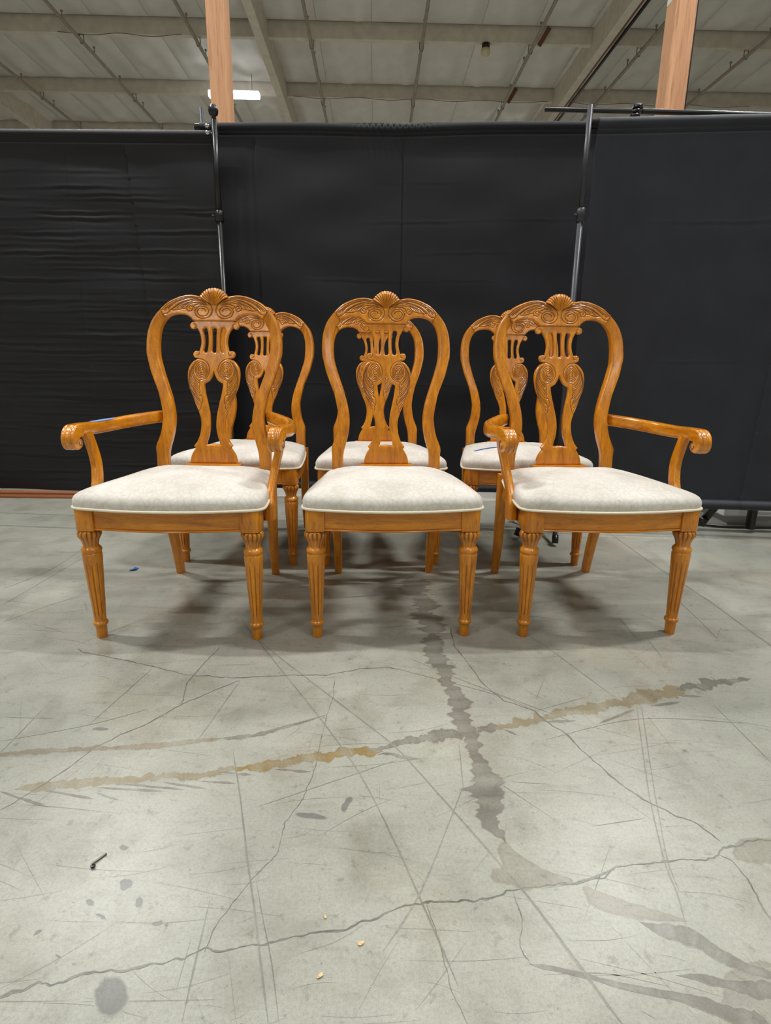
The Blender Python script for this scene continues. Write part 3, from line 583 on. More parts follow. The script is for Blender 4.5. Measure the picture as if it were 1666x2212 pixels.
tag(obj('dirt_specks', V, Fc, STAIN['spot'], fl, attr={'mask': Mk}), kind='stuff')

# ------------------------------------------------------------------ shell of the warehouse
ZP = 8.30      # underside of the purlins
def wall(name, x0, x1, y0, y1):
    o = MB().box(x0, x1, y0, y1, 0, 9.0).build(name, CREAM)
    return tag(o, kind='structure')
wall('wall_left', -18.3, -18, -12, 27); wall('wall_right', 18, 18.3, -12, 27)
wall('wall_back', -18.3, 18.3, 27, 27.3); wall('wall_front', -18.3, 18.3, -12.3, -12)
ceil = MB().box(-18.3, 18.3, -12.3, 27.3, 9.0, 9.2).build('ceiling', INSUL)
tag(ceil, 'white insulated warehouse roof', kind='structure')
PSI = .022
def rot(x, y):
    return x * math.cos(PSI) - y * math.sin(PSI), x * math.sin(PSI) + y * math.cos(PSI)
PUR = [-5.5, -2.45, .6, 3.65, 6.70, 9.75, 12.8, 15.85, 18.9, 21.95, 25.0]
SEAM0, SEAM = -.12, 1.305
# insulation blankets between the purlins, one bay each
def blanket(seed):
    g = np.random.default_rng(seed)
    nx, ny = 12, 16
    V = []
    ph = g.uniform(0, 6, 6)
    for j in range(ny + 1):
        for i in range(nx + 1):
            u, v = i / nx, j / ny
            e = min(1, 5 * min(u, 1 - u)) ; e2 = min(1, 6 * min(v, 1 - v))
            sag = -.10 * (math.sin(math.pi * u) ** .6) * (math.sin(math.pi * v) ** .4)
            wr = .042 * math.sin(5 * u + 7 * v + ph[0]) + .030 * math.sin(13 * u - 3 * v + ph[1]) + .022 * math.sin(3 * u + 17 * v + ph[2])
            wr += .06 * math.exp(-((v - .93) / .05) ** 2) * math.sin(9 * u + ph[3]) - .05 * math.exp(-((v - .05) / .06) ** 2) * (1 + math.sin(11 * u + ph[4]))
            V.append(((u - .5) * (SEAM - .006), (v - .5) * 2.93, sag + wr * e * e2 - .0))
    w = nx + 1
    Fc = [(j * w + i, j * w + i + 1, (j + 1) * w + i + 1, (j + 1) * w + i) for j in range(ny) for i in range(nx)]
    me = bpy.data.meshes.new('blanket'); me.from_pydata(V, [], Fc); me.materials.append(INSUL)
    me.polygons.foreach_set('use_smooth', [True] * len(me.polygons))
    return me
BL = [blanket(s) for s in range(7)]
kk = 0
for r in range(6, 10):
    for c in range(-10, 11):
        x, y = SEAM0 + (c + .5) * SEAM, (PUR[r] + PUR[r + 1]) / 2
        o = bpy.data.objects.new('insulation_panel', BL[(c * 5 + r * 3) % 7])
        link(o, ceil)
        X, Y = rot(x, y)
        o.location = (X, Y, 8.63); o.rotation_euler = (0, 0, PSI + (math.pi if (c + r) % 2 else 0))
def beam(name, x0, x1, y0, y1, z0, z1, mat, parent=ceil, bev=.01):
    o = MB().box(x0, x1, y0, y1, z0, z1, bev).build(name, mat, parent)
    o.rotation_euler = (0, 0, PSI)
    return o
for y in PUR[5:]:
    beam('purlin', -17.4, 17.4, y, y + .13, ZP, 8.66, CREAM)
for x in (-11.0, -2.68, 5.28, 13.5):
    beam('girder', x - .10, x + .10, -11, 26.4, 8.0, 8.70, CREAM)
# dark wires slung under two purlins
for (y, x0, x1, n) in ((15.83, -7.5, -4.6, 2), (18.88, -2.4, 5.0, 4), (18.88, 5.5, 11, 3)):
    P = []
    for i in range(n * 8 + 1):
        t = i / (n * 8); s = (t * n) % 1
        X, Y = rot(x0 + (x1 - x0) * t, y - .03)
        P.append((X, Y, ZP - .015 - .05 * math.sin(math.pi * s) ** 2))
    o = MB().tube(P, .006, 5).build('slack_wire', BLACK_METAL, ceil, True)
# small brown plates bolted where a line crosses two purlins
for x, y in ((3.9, 15.80), (3.85, 18.85)):
    X, Y = rot(x, y)
    o = MB().box(-.05, .05, -.01, .01, -.02, .42, .004).build('bracket', RUST, ceil)
    o.location = (X, Y, ZP - .05); o.rotation_euler = (0, .55, PSI)
# steel strip and black conduit along the right girder
beam('steel_strip', 5.385, 5.43, 8, 26, 8.0, 8.07, RUST)
X0, Y0 = rot(5.62, 9); X1, Y1 = rot(5.62, 26)
MB().tube([(X0, Y0, 8.15), (X1, Y1, 8.15)], .035, 8).build('conduit', BLACK_METAL, ceil, True)

# sprinkler lines
where = [(-9.65, 'far left sprinkler pipe running under the white roof'), (-7.0, 'sprinkler pipe under the roof left of the left timber post, second from left'),
         (-4.25, 'sprinkler pipe passing just behind the left timber post'), (-1.55, 'sprinkler pipe right of the left timber post and left roof girder'),
         (1.08, 'sprinkler pipe over the middle of the black backdrop'), (3.72, 'sprinkler pipe crossing the small brown roof brackets'),
         (6.36, 'sprinkler pipe between the right roof girder and right timber post'), (9.0, 'far right sprinkler pipe behind the right timber post')]
for x, lab in where:
    X, Y = rot(x, 9)
    root = empty('sprinkler_pipe', (X, Y, 0), PSI)
    tag(root, lab, 'pipe', 'sprinkler pipes under the roof')
    zz = 8.16
    MB().tube([(0, 0, zz), (0, 17, zz)], .040, 10).build('pipe', PIPE, root, True)
    for k, yy in enumerate((4.6, 6.05, 7.55, 9.0, 10.6, 12.2, 13.6)):
        h = MB().tube([(0, yy, zz + .02), (0, yy, zz + .17)], .012, 6).lathe([(.03, zz + .15), (.035, zz + .17), (.01, zz + .19)], 8, (0, yy, 0))
        h.build('sprinkler_head', PIPE, root, True)
    for yy in (PUR[6], PUR[7], PUR[8], PUR[9]):
        q = yy + .065 - 9
        MB().tube([(-.045, q, ZP + .02), (-.05, q, zz + .02), (-.03, q, zz - .05), (.03, q, zz - .05), (.05, q, zz + .02), (.045, q, ZP + .02)], .012, 6).build('hanger', PIPE, root, True)
# strip lamp in view
Lx, Ly = -4.33, 18.0
root = empty('strip_lamp', (Lx, Ly, 8.0), PSI)
tag(root, 'bright white strip lamp under the roof behind the left timber post', 'lamp')
MB().box(-.68, .68, -.08, .08, .05, .09, .01).build('housing', WHITEBOX, root)
MB().box(-.70, .70, -.10, .10, -.09, .055, .03).build('diffuser', GLOW, root)
for s in (-.5, .5):
    MB().tube([(s, 0, .08), (s, 0, .74)], .008, 5).build('hanging_rod', PIPE, root)
lamp(Lx, Ly, 7.88, LP)
# sensor lamp hung from the purlin
X, Y = 2.28, 15.95
root = empty('sensor_lamp', (X, Y, 8.134))
tag(root, 'small dome sensor with dark cap hanging from the middle roof beam', 'sensor')
MB().lathe([(.02, .16), (.095, .16), (.095, .05), (.08, .04)], 16).build('cap', BLACK_METAL, root, True)
MB().lathe([(.11, .05), (.11, -.02), (.09, -.07), (.04, -.10), (.0, -.105)], 16).build('dome', simple('cream_plastic', (205, 196, 160), .4), root, True)

# timber posts
def post(x, y, w, lab, conduit, zt=4.7):
    root = empty('timber_post', (x, y, 0), PSI)
    tag(root, lab, 'post')
    MB().box(-w / 2, w / 2, -w / 2, w / 2, 0, zt, .012).build('timber', POSTWOOD, root)
    MB().box(-w / 2, w / 2, -w / 2, w / 2, zt, 8.0, .012).build('painted_timber', CREAM, root)
    if conduit:
        o = MB().tube([(w / 2 + .02, -w * .1, 0), (w / 2 + .02, -w * .1, 7.9)], .018, 8).build('conduit', BLACK_METAL, root, True)
        o = MB().box(w / 2 + .0, w / 2 + .012, -w * .45, w * .45, .1, 7.8).build('cable_cover', BLACK_METAL, root)
    return root
post(-1.685, 6.5, .19, 'rough timber post rising behind the drapes beside the strip lamp', False)
post(2.50, 5.8, .185, 'timber post with black conduit rising behind the charcoal right drape', True, 3.86)

# ------------------------------------------------------------------ pipe and drape
def drape(name, p0, p1, zb, zt, mat, lab, creases, folds, seed, topr=.024, botr=.0, gather=None, seam=None, nx=330, nz=330, wr=1.0, curl=0):
    g = np.random.default_rng(seed)
    p0, p1 = np.array(p0), np.array(p1)
    L = np.linalg.norm(p1 - p0); d = (p1 - p0) / L; nn = np.array([d[1], -d[0]])  # towards the camera
    s = np.linspace(0, L, nx); z = np.r_[np.linspace(zt, zt - .12, 36), np.linspace(zt - .12, zb + .08, nz)[1:], np.linspace(zb + .08, zb, 18)[1:]]
    S, Z = np.meshgrid(s, z)
    O = np.zeros_like(S)
    # sleeve over the top rail
    t = (zt - Z) / (2 * topr)
    O += np.where(t < 1, topr * np.sqrt(np.clip(1 - (2 * t - 1) ** 2, 0, 1)), 0)
    O += np.where((t >= 1), topr * .35 * np.exp(-(t - 1) / .6), 0)
    if botr:
        t_ = t
        t = (Z - zb) / (2 * botr)
        O += np.where(t < 1, botr * np.sqrt(np.clip(1 - (2 * t - 1) ** 2, 0, 1)), 0)
    t = (zt - Z) / (2 * topr)
    O += -.004 * np.exp(-((zt - .062 - Z) / .004) ** 2) + .0035 * np.clip((Z - (zt - .062)) / .01, 0, 1) * (t >= 1)
    body = np.clip((zt - .068 - Z) / .05, 0, 1)
    for zc_, amp, s0, s1, tilt in creases:
        win = 1 / (1 + np.exp(-(S - s0) / .05)) / (1 + np.exp((S - s1) / .05))
        zz = zc_ + tilt * (S - (s0 + s1) / 2) + .0025 * np.sin(S * 9 + zc_ * 30) + .0015 * np.sin(S * 31 + zc_ * 11)
        x = (Z - zz) / .008
        O += body * win * amp * (np.exp(-x * x) - .7 * np.exp(-((x + 1.6) ** 2) / 1.4)) * (.6 + .4 * np.sin(S * 7 + zc_ * 50))
    for sc_, amp, lean in folds:
        x = (S - sc_ - lean * (Z - zb)) / .014
        O += body * amp * np.sign(x) * np.exp(-np.abs(x) / 2.2)
    for k in range(14):
        kx, kz = g.uniform(1, 9), g.uniform(2, 26)
        O += body * wr * .0012 * np.sin(kx * S + g.uniform(0, 6)) * np.sin(kz * Z + .8 * np.sin(S * g.uniform(1, 4)) + g.uniform(0, 6))
    if gather:
        a, b = gather
        win = np.exp(-((S - (a + b) / 2) / (b - a)) ** 4)
        O += win * .010 * np.sin(S * 190) * np.exp(-(zt - Z) / .05)
    if seam:
        O += body * -.008 * np.exp(-((S - seam) / .007) ** 2)
    O += curl * .02 * np.sin(S * 6 + 1) * np.exp(-(Z - zb) / .15)
    Zd = Z + (0 if not gather else -.012 * np.exp(-((S - sum(gather) / 2) / .35) ** 2) * np.clip((Z - zb) / (zt - zb), 0, 1))
    V = np.stack([p0[0] + d[0] * S + nn[0] * O, p0[1] + d[1] * S + nn[1] * O, Zd], -1).reshape(-1, 3)
    nz_ = len(z)
    Fc = [(j * nx + i, (j + 1) * nx + i, (j + 1) * nx + i + 1, j * nx + i + 1) for j in range(nz_ - 1) for i in range(nx - 1)]
    root = empty(name, (0, 0, 0))
    tag(root, lab, 'drape', 'black pipe and drape panels')
    o = obj('fabric', V, Fc, mat, root, True)
    sm = o.modifiers.new('cloth', 'SOLIDIFY'); sm.thickness = .002; sm.offset = -1
    q0, q1 = p0 - d * .03, p1 + d * .03
    MB().tube([(q0[0], q0[1], zt - topr), (q1[0], q1[1], zt - topr)], topr * .8, 12).build('rail', BLACK_METAL, root, True)
    if botr:
        MB().tube([(q0[0], q0[1], zb + botr), (q1[0], q1[1], zb + botr)], botr * .8, 12).build('bottom_rail', BLACK_METAL, root, True)
    return root
crL = []
for i in range(64):
    z_ = .12 + 1.72 * i / 64 + nrg.uniform(-.015, .015)
    s0 = nrg.uniform(.2, 1.3); crL.append((z_, nrg.uniform(.0008, .0028), s0, min(2.15, s0 + nrg.uniform(.4, 1.3)), nrg.normal(0, .012)))
crL += [(1.155, .003, .2, 2.5, 0), (.965, .0025, .6, 2.3, .005), (1.62, .003, 1.1, 2.2, 0), (1.52, .003, .9, 2.2, .01), (1.42, .003, .9, 2.25, .015), (.60, .003, .7, 2.2, -.02), (.42, .003, .9, 2.2, -.02)]
drape('left_drape', (-3.05, 3.455), (-.955, 3.435), .035, 2.022, CURT_L, 'crumpled black drape on the left with horizontal fold creases',
      crL, [(1.72, .006, -.055), (.62, .008, -.075), (1.28, .0012, 0)], 3, curl=1)
crC = [(1.62, .0009, .9, 2.0, .01), (1.30, .0009, .6, 1.6, 0), (1.02, .0008, 1.2, 2.0, 0), (.7, .0008, .3, 1.5, 0), (1.82, .0009, 1.0, 1.4, .0), (1.45, .0007, 1.2, 1.7, 0)]
drape('centre_drape', (-1.06, 3.585), (1.13, 3.50), .035, 2.112, CURT_C, 'smooth black middle drape hanging behind the six chairs',
      crC, [(.30, .004, .0)], 5, botr=.022, gather=(.98, 1.18), seam=1.135, wr=.7)
crR = [(1.45, .0012, .2, 1.2, .0), (.85, .0010, .4, 1.5, 0)]
drape('right_drape', (.90, 2.79), (2.05, 2.69), .140, 1.862, CURT_R, 'taut charcoal black drape on the right, raised off the floor',
      crR, [(.86, .003, .045)], 8, botr=.022, wr=.4)

def stand(name, x, y, h, lab, mat, feet, r=.017, finial=False, legz=.17, legr=.011):
    root = empty(name, (x, y, 0))
    tag(root, lab, 'stand', 'drape stand poles')
    MB().tube([(0, 0, .02), (0, 0, h * .775)], r * 1.15, 14).build('lower_tube', mat, root, True)
    MB().tube([(0, 0, h * .765), (0, 0, h)], r, 14).build('upper_tube', mat, root, True)
    c = MB().lathe([(r * 1.2, -.03), (r * 1.75, -.025), (r * 1.75, .02), (r * 1.2, .03)], 14, (0, 0, h * .775))
    c.tube([(-r, 0, h * .775), (-r * 2.6, -.01, h * .775)], .006, 6).build('clamp_collar', mat, root, True)
    if finial:
        MB().lathe([(.008, 0), (.014, .004), (.010, .012), (.022, .022), (.027, .040), (.024, .056), (.012, .068), (.003, .072)], 20, (0, 0, h)).build('finial', BLACK_METAL, root, True)
        m = MB()
        for k in range(2):
            m.lathe([(.010, 0), (.013, .006), (.013, .014), (.010, .020)], 10, (-.034, -.008, h - .075 + k * .032))
        m.build('rail_hook', CHROME, root, True)
    for a in feet:
        m = MB()
        ex, ey = .24 * math.cos(a), .24 * math.sin(a)
        m.tube([(0, 0, legz), (ex * .5, ey * .5, legz * .52 + .012), (ex, ey, legr * 1.1 + .010)], legr, 10)
        lg = m.build('leg', mat, root, True)
        MB().tube([(ex * .96, ey * .96, legr * 1.5 + .035), (ex * 1.03, ey * 1.03, legr * 1.5)], legr * 1.4, 12).build('rubber_foot', BLACK_METAL, lg, True)
    return root
stand('drape_stand', -.928, 3.385, 2.055, 'glossy black stand pole with round finial where left and middle drapes meet', BLACK_METAL, (-2.7, -.5, -1.57), .0145, True)
stand('drape_stand', -1.062, 3.635, 2.20, 'grey stand tube poking above the left drape by the timber post', GREY_METAL, (.4, 1.5, 2.6), .015)
stand('drape_stand', .855, 2.765, 1.90, 'grey stand pole between the middle and right drapes', GREY_METAL, (-2.6, -1.8, 2.3), .0115)
stand('drape_stand', 1.885, 2.80, 1.83, 'black tripod stand behind the right drape with a foot showing under it', BLACK_METAL, (3.0, .05), .02, legz=.42, legr=.02)
# spare rail high behind the right drape
root = empty('cross_rail', (0, 0, 0))
tag(root, 'black horizontal rail with clamp above the right drape', 'rail')
MB().tube([(.835, 3.50, 2.165), (3.3, 3.42, 2.105)], .013, 10).build('rail', BLACK_METAL, root, True)
m = MB(); 
for k in range(3):
    m.lathe([(.016, -.009), (.026, -.006), (.026, .006), (.016, .009)], 12, (1.315 + k * .006, 3.47, 2.125 + k * .021))
m.box(1.30, 1.345, 3.455, 3.50, 2.16, 2.182, .004)
m.build('clamp', BLACK_METAL, root, True)
# wooden strip under the left drape
root = empty('wood_strip', (-2.05, 3.41, 0))
tag(root, 'reddish brown wooden strip on the floor under the left drape', 'board')
MB().box(-1.3, .95, -.055, .055, 0, .012, .003).build('board', BROWNWOOD, root)
MB().box(-1.3, .95, -.005, .055, .012, .026, .004).build('raised_lip', BROWNWOOD, root)
# white cabinet behind the right drape
root = empty('white_cabinet', (2.32, 3.18, 0))
tag(root, 'white cabinet base seen under the right drape', 'cabinet')
MB().box(-.50, .55, -.25, .3, .05, .8, .008).build('body', WHITEBOX, root)
MB().box(-.46, .55, -.225, .28, 0, .05).build('plinth', GREYBOX, root)
MB().box(-.38, .5, -.262, -.25, .075, .78, .005).build('door', WHITEBOX, root)
pts = [(1.30, 2.95, .01), (1.55, 2.93, .012), (1.70, 2.90, .010), (1.80, 2.875, .009), (1.95, 2.87, .009), (2.2, 2.87, .009), (2.6, 2.89, .009)]
tag(MB().tube([tuple(p) for p in catmull(pts, 6)], .008, 8).build('power_cord', BLACK_METAL, None, True), 'black cord on the floor under the right drape', 'cord')

# ------------------------------------------------------------------ carved oak chairs
ZB = np.array([0, .10, .2, .3, .4, .46, .52, .60, .70, .80, .90, 1.0, 1.10])
YB = np.array([.540, .516, .492, .471, .457, .455, .460, .476, .501, .528, .556, .583, .604])
def yb(z): return np.interp(z, ZB, YB)

def mirror(half):
    return list(half) + [(-x, z) for x, z in reversed(half)]

def plate(name, outline, holes, grooves, thick, fwd, mat, parent, res=.0013, fine=None, rnd=.0035, depth=.0022, sig=.00095, corner=52):
    """a carved board: finely meshed front with the grooves cut in, flat back, closed sides"""
    rings = [resample(catmull(np.array(r) / 1000.0, 5, True, corner), .0022, True) for r in [outline] + holes]
    A = np.vstack(rings); B = np.vstack([np.roll(r, -1, 0) for r in rings])
    lo, hi = rings[0].min(0), rings[0].max(0)
    gx, gz = np.meshgrid(np.arange(lo[0], hi[0], res), np.arange(lo[1], hi[1], res * .87))
    gx[1::2] += res / 2
    G = np.stack([gx.ravel(), gz.ravel()], 1)
    coarse = np.zeros(len(G), bool)
    if fine is not None:
        keep = np.zeros(len(G), bool)
        for x0, x1, z0, z1 in fine:
            keep |= (np.abs(G[:, 0]) >= x0) & (np.abs(G[:, 0]) <= x1) & (G[:, 1] >= z0) & (G[:, 1] <= z1)
        ii = (np.round((G[:, 0] - lo[0]) / res * 1).astype(int) % 4 == 0) & (np.round((G[:, 1] - lo[1]) / (res * .87)).astype(int) % 4 == 0)
        G = G[keep | ii]
    ok = inside(G, rings[0])
    for h in rings[1:]: ok &= ~inside(G, h)
    G = G[ok]
    db = seg_dist(G, A, B)
    G = G[db > res * .55]; db = db[db > res * .55]
    nb = len(A)
    faces = []; k = 0
    for r in rings:
        faces.append(list(range(k, k + len(r)))); k += len(r)
    edges = [(f[i], f[(i + 1) % len(f)]) for f in faces for i in range(len(f))]
    cd = delaunay_2d_cdt([Vector(p) for p in A.tolist() + G.tolist()], edges, [], 0, 1e-7, True)
    P = np.array([(v.x, v.y) for v in cd[0]])
    tris = np.array([tuple(f) for f in cd[2]])
    cen = P[tris].mean(1)
    ok = inside(cen, rings[0])
    for h in rings[1:]: ok &= ~inside(cen, h)
    tris = [tuple(int(i) for i in t) for t in tris[ok]]
    d_b = seg_dist(P, A, B)
    h = -rnd * np.clip(1 - d_b / (rnd * 1.1), 0, 1) ** 2
    gl = np.zeros(len(P))
    if grooves:
        ga, gb = [], []
        for g in grooves:
            for sgn in (1, -1):
                q = catmull(np.array(g) / 1000.0, 4); q = resample(q, .0015); q = q * np.array([sgn, 1])
                ga.append(q[:-1]); gb.append(q[1:])
        dg = seg_dist(P, np.vstack(ga), np.vstack(gb))
        gl = np.exp(-(dg / sig) ** 2)
        h = h - depth * np.exp(-(dg / (sig * 1.7)) ** 2)
        gl = np.clip(gl * .95, 0, 1)
    yf = yb(P[:, 1]) - fwd - h
    # outward of the chair's front is -y
    n = len(P)
    V = [(p[0], y, p[1]) for p, y in zip(P, yf)] + [(p[0], float(yb(p[1])) - fwd + thick, p[1]) for p in P]
    Fc = []
    ec = {}
    for t in tris:
        a, b, c = t
        ar = (P[b] - P[a])[0] * (P[c] - P[a])[1] - (P[b] - P[a])[1] * (P[c] - P[a])[0]
        if ar < 0: t = (a, c, b)
        Fc.append(t); Fc.append((t[0] + n, t[2] + n, t[1] + n))
        for i in range(3):
            e = (t[i], t[(i + 1) % 3]); ec[e] = ec.get(e, 0) + 1
    for (a, b) in list(ec):
        if (b, a) not in ec:
            Fc.append((b, a, a + n, b + n))
    o = obj(name, V, Fc, mat, parent, False, {'glaze': list(gl) + [0] * n})
    return smooth_angle(o, 50)

def sweep(stations, nseg=20, expo=4.0):
    """stations: (centre, axis1, half1, axis2, half2) -> rounded-rectangle tube"""
    V = []
    for c, a1, h1, a2, h2 in stations:
        for k in range(nseg):
            t = 2 * math.pi * (k + .5) / nseg
            ct, st = math.cos(t), math.sin(t)
            r = (abs(ct) ** expo + abs(st) ** expo) ** (-1 / expo)
            V.append(tuple(np.array(c) + np.array(a1) * h1 * r * ct + np.array(a2) * h2 * r * st))
    F = []
    m = len(stations)
    for i in range(m - 1):
        for k in range(nseg):
            k2 = (k + 1) % nseg
            F.append((i * nseg + k, i * nseg + k2, (i + 1) * nseg + k2, (i + 1) * nseg + k))
    F.append(tuple(range(nseg - 1, -1, -1))); F.append(tuple((m - 1) * nseg + k for k in range(nseg)))
    return V, F

def front_leg(parent, s, kx):
    """square block, gadrooned bulb, reeded waist, rings, fluted taper, foot"""
    cx = s * .2295 * kx
    bm = bmesh.new()
    bmesh.ops.create_cube(bm, size=1)
    w = .0285
    for v in bm.verts:
        v.co = (cx + v.co.x * 2 * w, -.0005 + v.co.y * .056, .3785 + v.co.z * .066)
    e = [e for e in bm.edges if abs(e.verts[0].co.z - e.verts[1].co.z) > .03 and (e.verts[0].co.x - cx) * s > 0 and e.verts[0].co.y < 0]
    bmesh.ops.bevel(bm, geom=e, offset=.017, segments=6, affect='EDGES', profile=.5)
    bmesh.ops.bevel(bm, geom=[e for e in bm.edges if e.calc_face_angle(0) > .6], offset=.0018, segments=2, affect='EDGES', profile=.5)
    mb = MB().bm(bm)
    prof = [(.0215, .3470), (.0225, .3455), (.0285, .3435), (.0325, .3390), (.0338, .3335), (.0328, .3275), (.0298, .3220), (.0262, .3160), (.0235, .3085), (.0217, .3005), (.0212, .2950),
            (.0232, .2920), (.0262, .2895), (.0283, .2855), (.0287, .2815), (.0275, .2775), (.0256, .2750), (.0254, .2735), (.0270, .2712), (.0276, .2690)]
    for z in np.linspace(.262, .056, 44):
        prof.append((float(np.interp(z, [.056, .262], [.0168, .0276])), float(z)))
    prof += [(.0172, .0550), (.0200, .0535), (.0215, .0500), (.0216, .0470), (.0202, .0435), (.0172, .0420), (.0163, .0410), (.0160, .030), (.0152, .004), (.0142, 0)]
    n = 98
    V = []; GZ = [0] * len(mb.v)
    for r, z in prof:
        for k in range(n):
            a = 2 * math.pi * (k + .25) / n
            rr = r; gz = 0
            if .288 < z < .3465:
                wgt = min(1, (.3465 - z) / .003, (z - .290) / .004) if z > .292 else 0
                gv = max(0, wgt) * (1 if z > .322 else max(.5, 1 - (.322 - z) / .02)) * (1 - abs(math.sin(a * 7)) ** .55)
                rr = r * (1 - .15 * gv); gz = min(1, gv * 1.1)
            elif .072 < z < .246:
                e_ = min(1, (.246 - z) / .006, (z - .072) / .006)
                f = max(0, math.cos(a * 10)) ** 3.0
                rr = r - .0030 * e_ * f; gz = .4 * e_ * f ** 2
            V.append((cx + rr * math.cos(a), rr * math.sin(a), z)); GZ.append(gz)
    F = []
    m = len(prof)
    for i in range(m - 1):
        for k in range(n):
            k2 = (k + 1) % n
            F.append((i * n + k, (i + 1) * n + k, (i + 1) * n + k2, i * n + k2))
    F.append(tuple(range(n))); F.append(tuple((m - 1) * n + k for k in range(n - 1, -1, -1)))
    mb.add(V, F)
    return smooth_angle(obj('leg', mb.v, mb.f, WOOD_G, parent, False, {'glaze': GZ}), 42)

def back_post(parent, s, kx):
    so = np.array(POST_OUT[:12] + POST_OUT[13:]) / 1000.0
    si = np.array(POST_IN) / 1000.0
    n = 60
    so = resample(catmull(so, 6), .004); si = resample(catmull(si, 6), .004)
    t = np.linspace(0, 1, n)
    so = np.stack([np.interp(t, np.linspace(0, 1, len(so)), so[:, k]) for k in (0, 1)], 1)
    si = np.stack([np.interp(t, np.linspace(0, 1, len(si)), si[:, k]) for k in (0, 1)], 1)
    # down past the seat
    so = np.vstack([so, [[.2005, .43], [.2005, .395]]]); si = np.vstack([si, [[.1600, .43], [.1605, .395]]])
    st = []
    for o_, i_ in zip(so, si):
        c = (o_ + i_) / 2; a = (o_ - i_); w = np.linalg.norm(a); a /= w
        T = .0155
        st.append(((s * c[0] * kx, float(yb(c[1])) + T - .002, c[1]), (s * a[0] * kx, 0, a[1]), w / 2, (0, 1, 0), T))
    V, F = sweep(st, 36, 8.0)
    return smooth_angle(obj('back_post', V, F, WOOD_Z, parent), 45)

def rear_leg(parent, s, kx):
    st = []
    for z in np.linspace(.425, 0, 26):
        x = float(np.interp(z, [0, .12, .33, .425], [.1835, .184, .1925, .193])) * kx
        w = float(np.interp(z, [0, .25, .425], [.0145, .0185, .0202])); t = float(np.interp(z, [0, .25, .425], [.015, .019, .0195]))
        st.append(((s * x, float(np.interp(z, ZB, YB)) + t - .002, z), (1, 0, 0), w, (0, 1, 0), t))
    V, F = sweep(st, 24, 5.0)
    return smooth_angle(obj('leg', V, F, WOOD_Z, parent), 45)

def shell(parent):
    nr, na = 16, 150
    base = (0.0, 1.0185)
    V = []; gl = []
    a0, a1 = math.radians(30), math.radians(150)
    lobes = 12
    for i in range(nr + 1):
        r = i / nr
        for k in range(na + 1):
            u = k / na
            a = a0 + (a1 - a0) * u
            R = .0615 - .005 * abs(math.cos(a)) ** 2
            c = abs(math.sin(u * lobes * math.pi))
            sc = 1 - .035 * (1 - c ** .6) * r
            dome = .007 + .0125 * math.sin(min(1, r * 1.05) * math.pi * .62) - .011 * max(0, r - .85) / .15 * .6
            rid = .0030 * (c ** .7 - .6) * min(1, r * 2.0)
            gl.append((1 - c) ** 3 * .75 * min(1, r * 4))
            x = base[0] + R * r * sc * math.cos(a); z = base[1] + R * r * sc * math.sin(a)
            V.append((x, float(yb(z)) - dome - rid, z))
    w = na + 1
    F = [(i * w + k, i * w + k + 1, (i + 1) * w + k + 1, (i + 1) * w + k) for i in range(nr) for k in range(na)]
    nV = len(V)
    for k in range(na + 1):
        x, y, z = V[nr * w + k]
        V.append((x * .985, float(yb(z)) + .010, z - .0006)); gl.append(0)
    F += [(nr * w + k, nr * w + k + 1, nV + k + 1, nV + k) for k in range(na)]
    V.append((0, float(yb(base[1])) + .012, base[1])); gl.append(0)
    F += [(nV + k, nV + k + 1, len(V) - 1) for k in range(na)]
    o = obj('shell_carving', V, F, WOOD_G, parent, False, {'glaze': gl})
    return smooth_angle(o, 60)

def cushion_outline(kx, n=160):
    half = [(0, -.060), (.06, -.058), (.12, -.052), (.18, -.041), (.225, -.031), (.250, -.022), (.263, -.006), (.2655, .02), (.262, .07), (.250, .17), (.236, .27), (.221, .36), (.212, .405), (.198, .428), (.170, .438), (.10, .441), (0, .441)]
    full = half + [(-x, y) for x, y in reversed(half[1:-1])]
    P = resample(catmull(full, 6, True), .004, True)
    Q = np.vstack([P, P[:1]])
    d = np.r_[0, np.cumsum(np.linalg.norm(np.diff(Q, axis=0), axis=1))]
    s = np.linspace(0, d[-1], n + 1)[:-1]
    P = np.stack([np.interp(s, d, Q[:, k]) for k in (0, 1)], 1)
    P[:, 0] *= kx
    return P

def cushion(parent, kx):
    P = cushion_outline(kx)
    n = len(P)
    c = np.array([0, .19])
    prof = [(.985, .4105), (1.0, .4165), (1.004, .424), (1.004, .433), (.994, .4405), (.978, .4470), (.950, .4525), (.905, .4575), (.84, .4632), (.75, .4695), (.63, .4760), (.49, .4815), (.33, .4858), (.16, .4880)]
    V = []
    for s, z in prof:
        for p in P:
            q = c + (p - c) * s
            zz = z
            if z > .45: zz -= .006 * (q[1] > .3) * (q[1] - .3) / .14
            zz += .0012 * math.sin(q[0] * 21 + q[1] * 13) * (1 if z > .43 else 0)
            V.append((q[0], q[1], zz))
    m = len(prof)
    F = [(i * n + k, i * n + (k + 1) % n, (i + 1) * n + (k + 1) % n, (i + 1) * n + k) for i in range(m - 1) for k in range(n)]
    V.append((0, .19, .489)); F += [((m - 1) * n + k, (m - 1) * n + (k + 1) % n, len(V) - 1) for k in range(n)]
    F.append(tuple(range(n - 1, -1, -1)))
    o = obj('seat_cushion', V, F, FABRIC, parent, True)
    # piping cord round the foot of the cushion
    L = []
    for p in P:
        q = c + (p - c) * 1.006
        L.append((q[0], q[1], .4135))
    MB().tube(L, .0042, 8, False, True).build('welt', WELT, o, True)
    return o

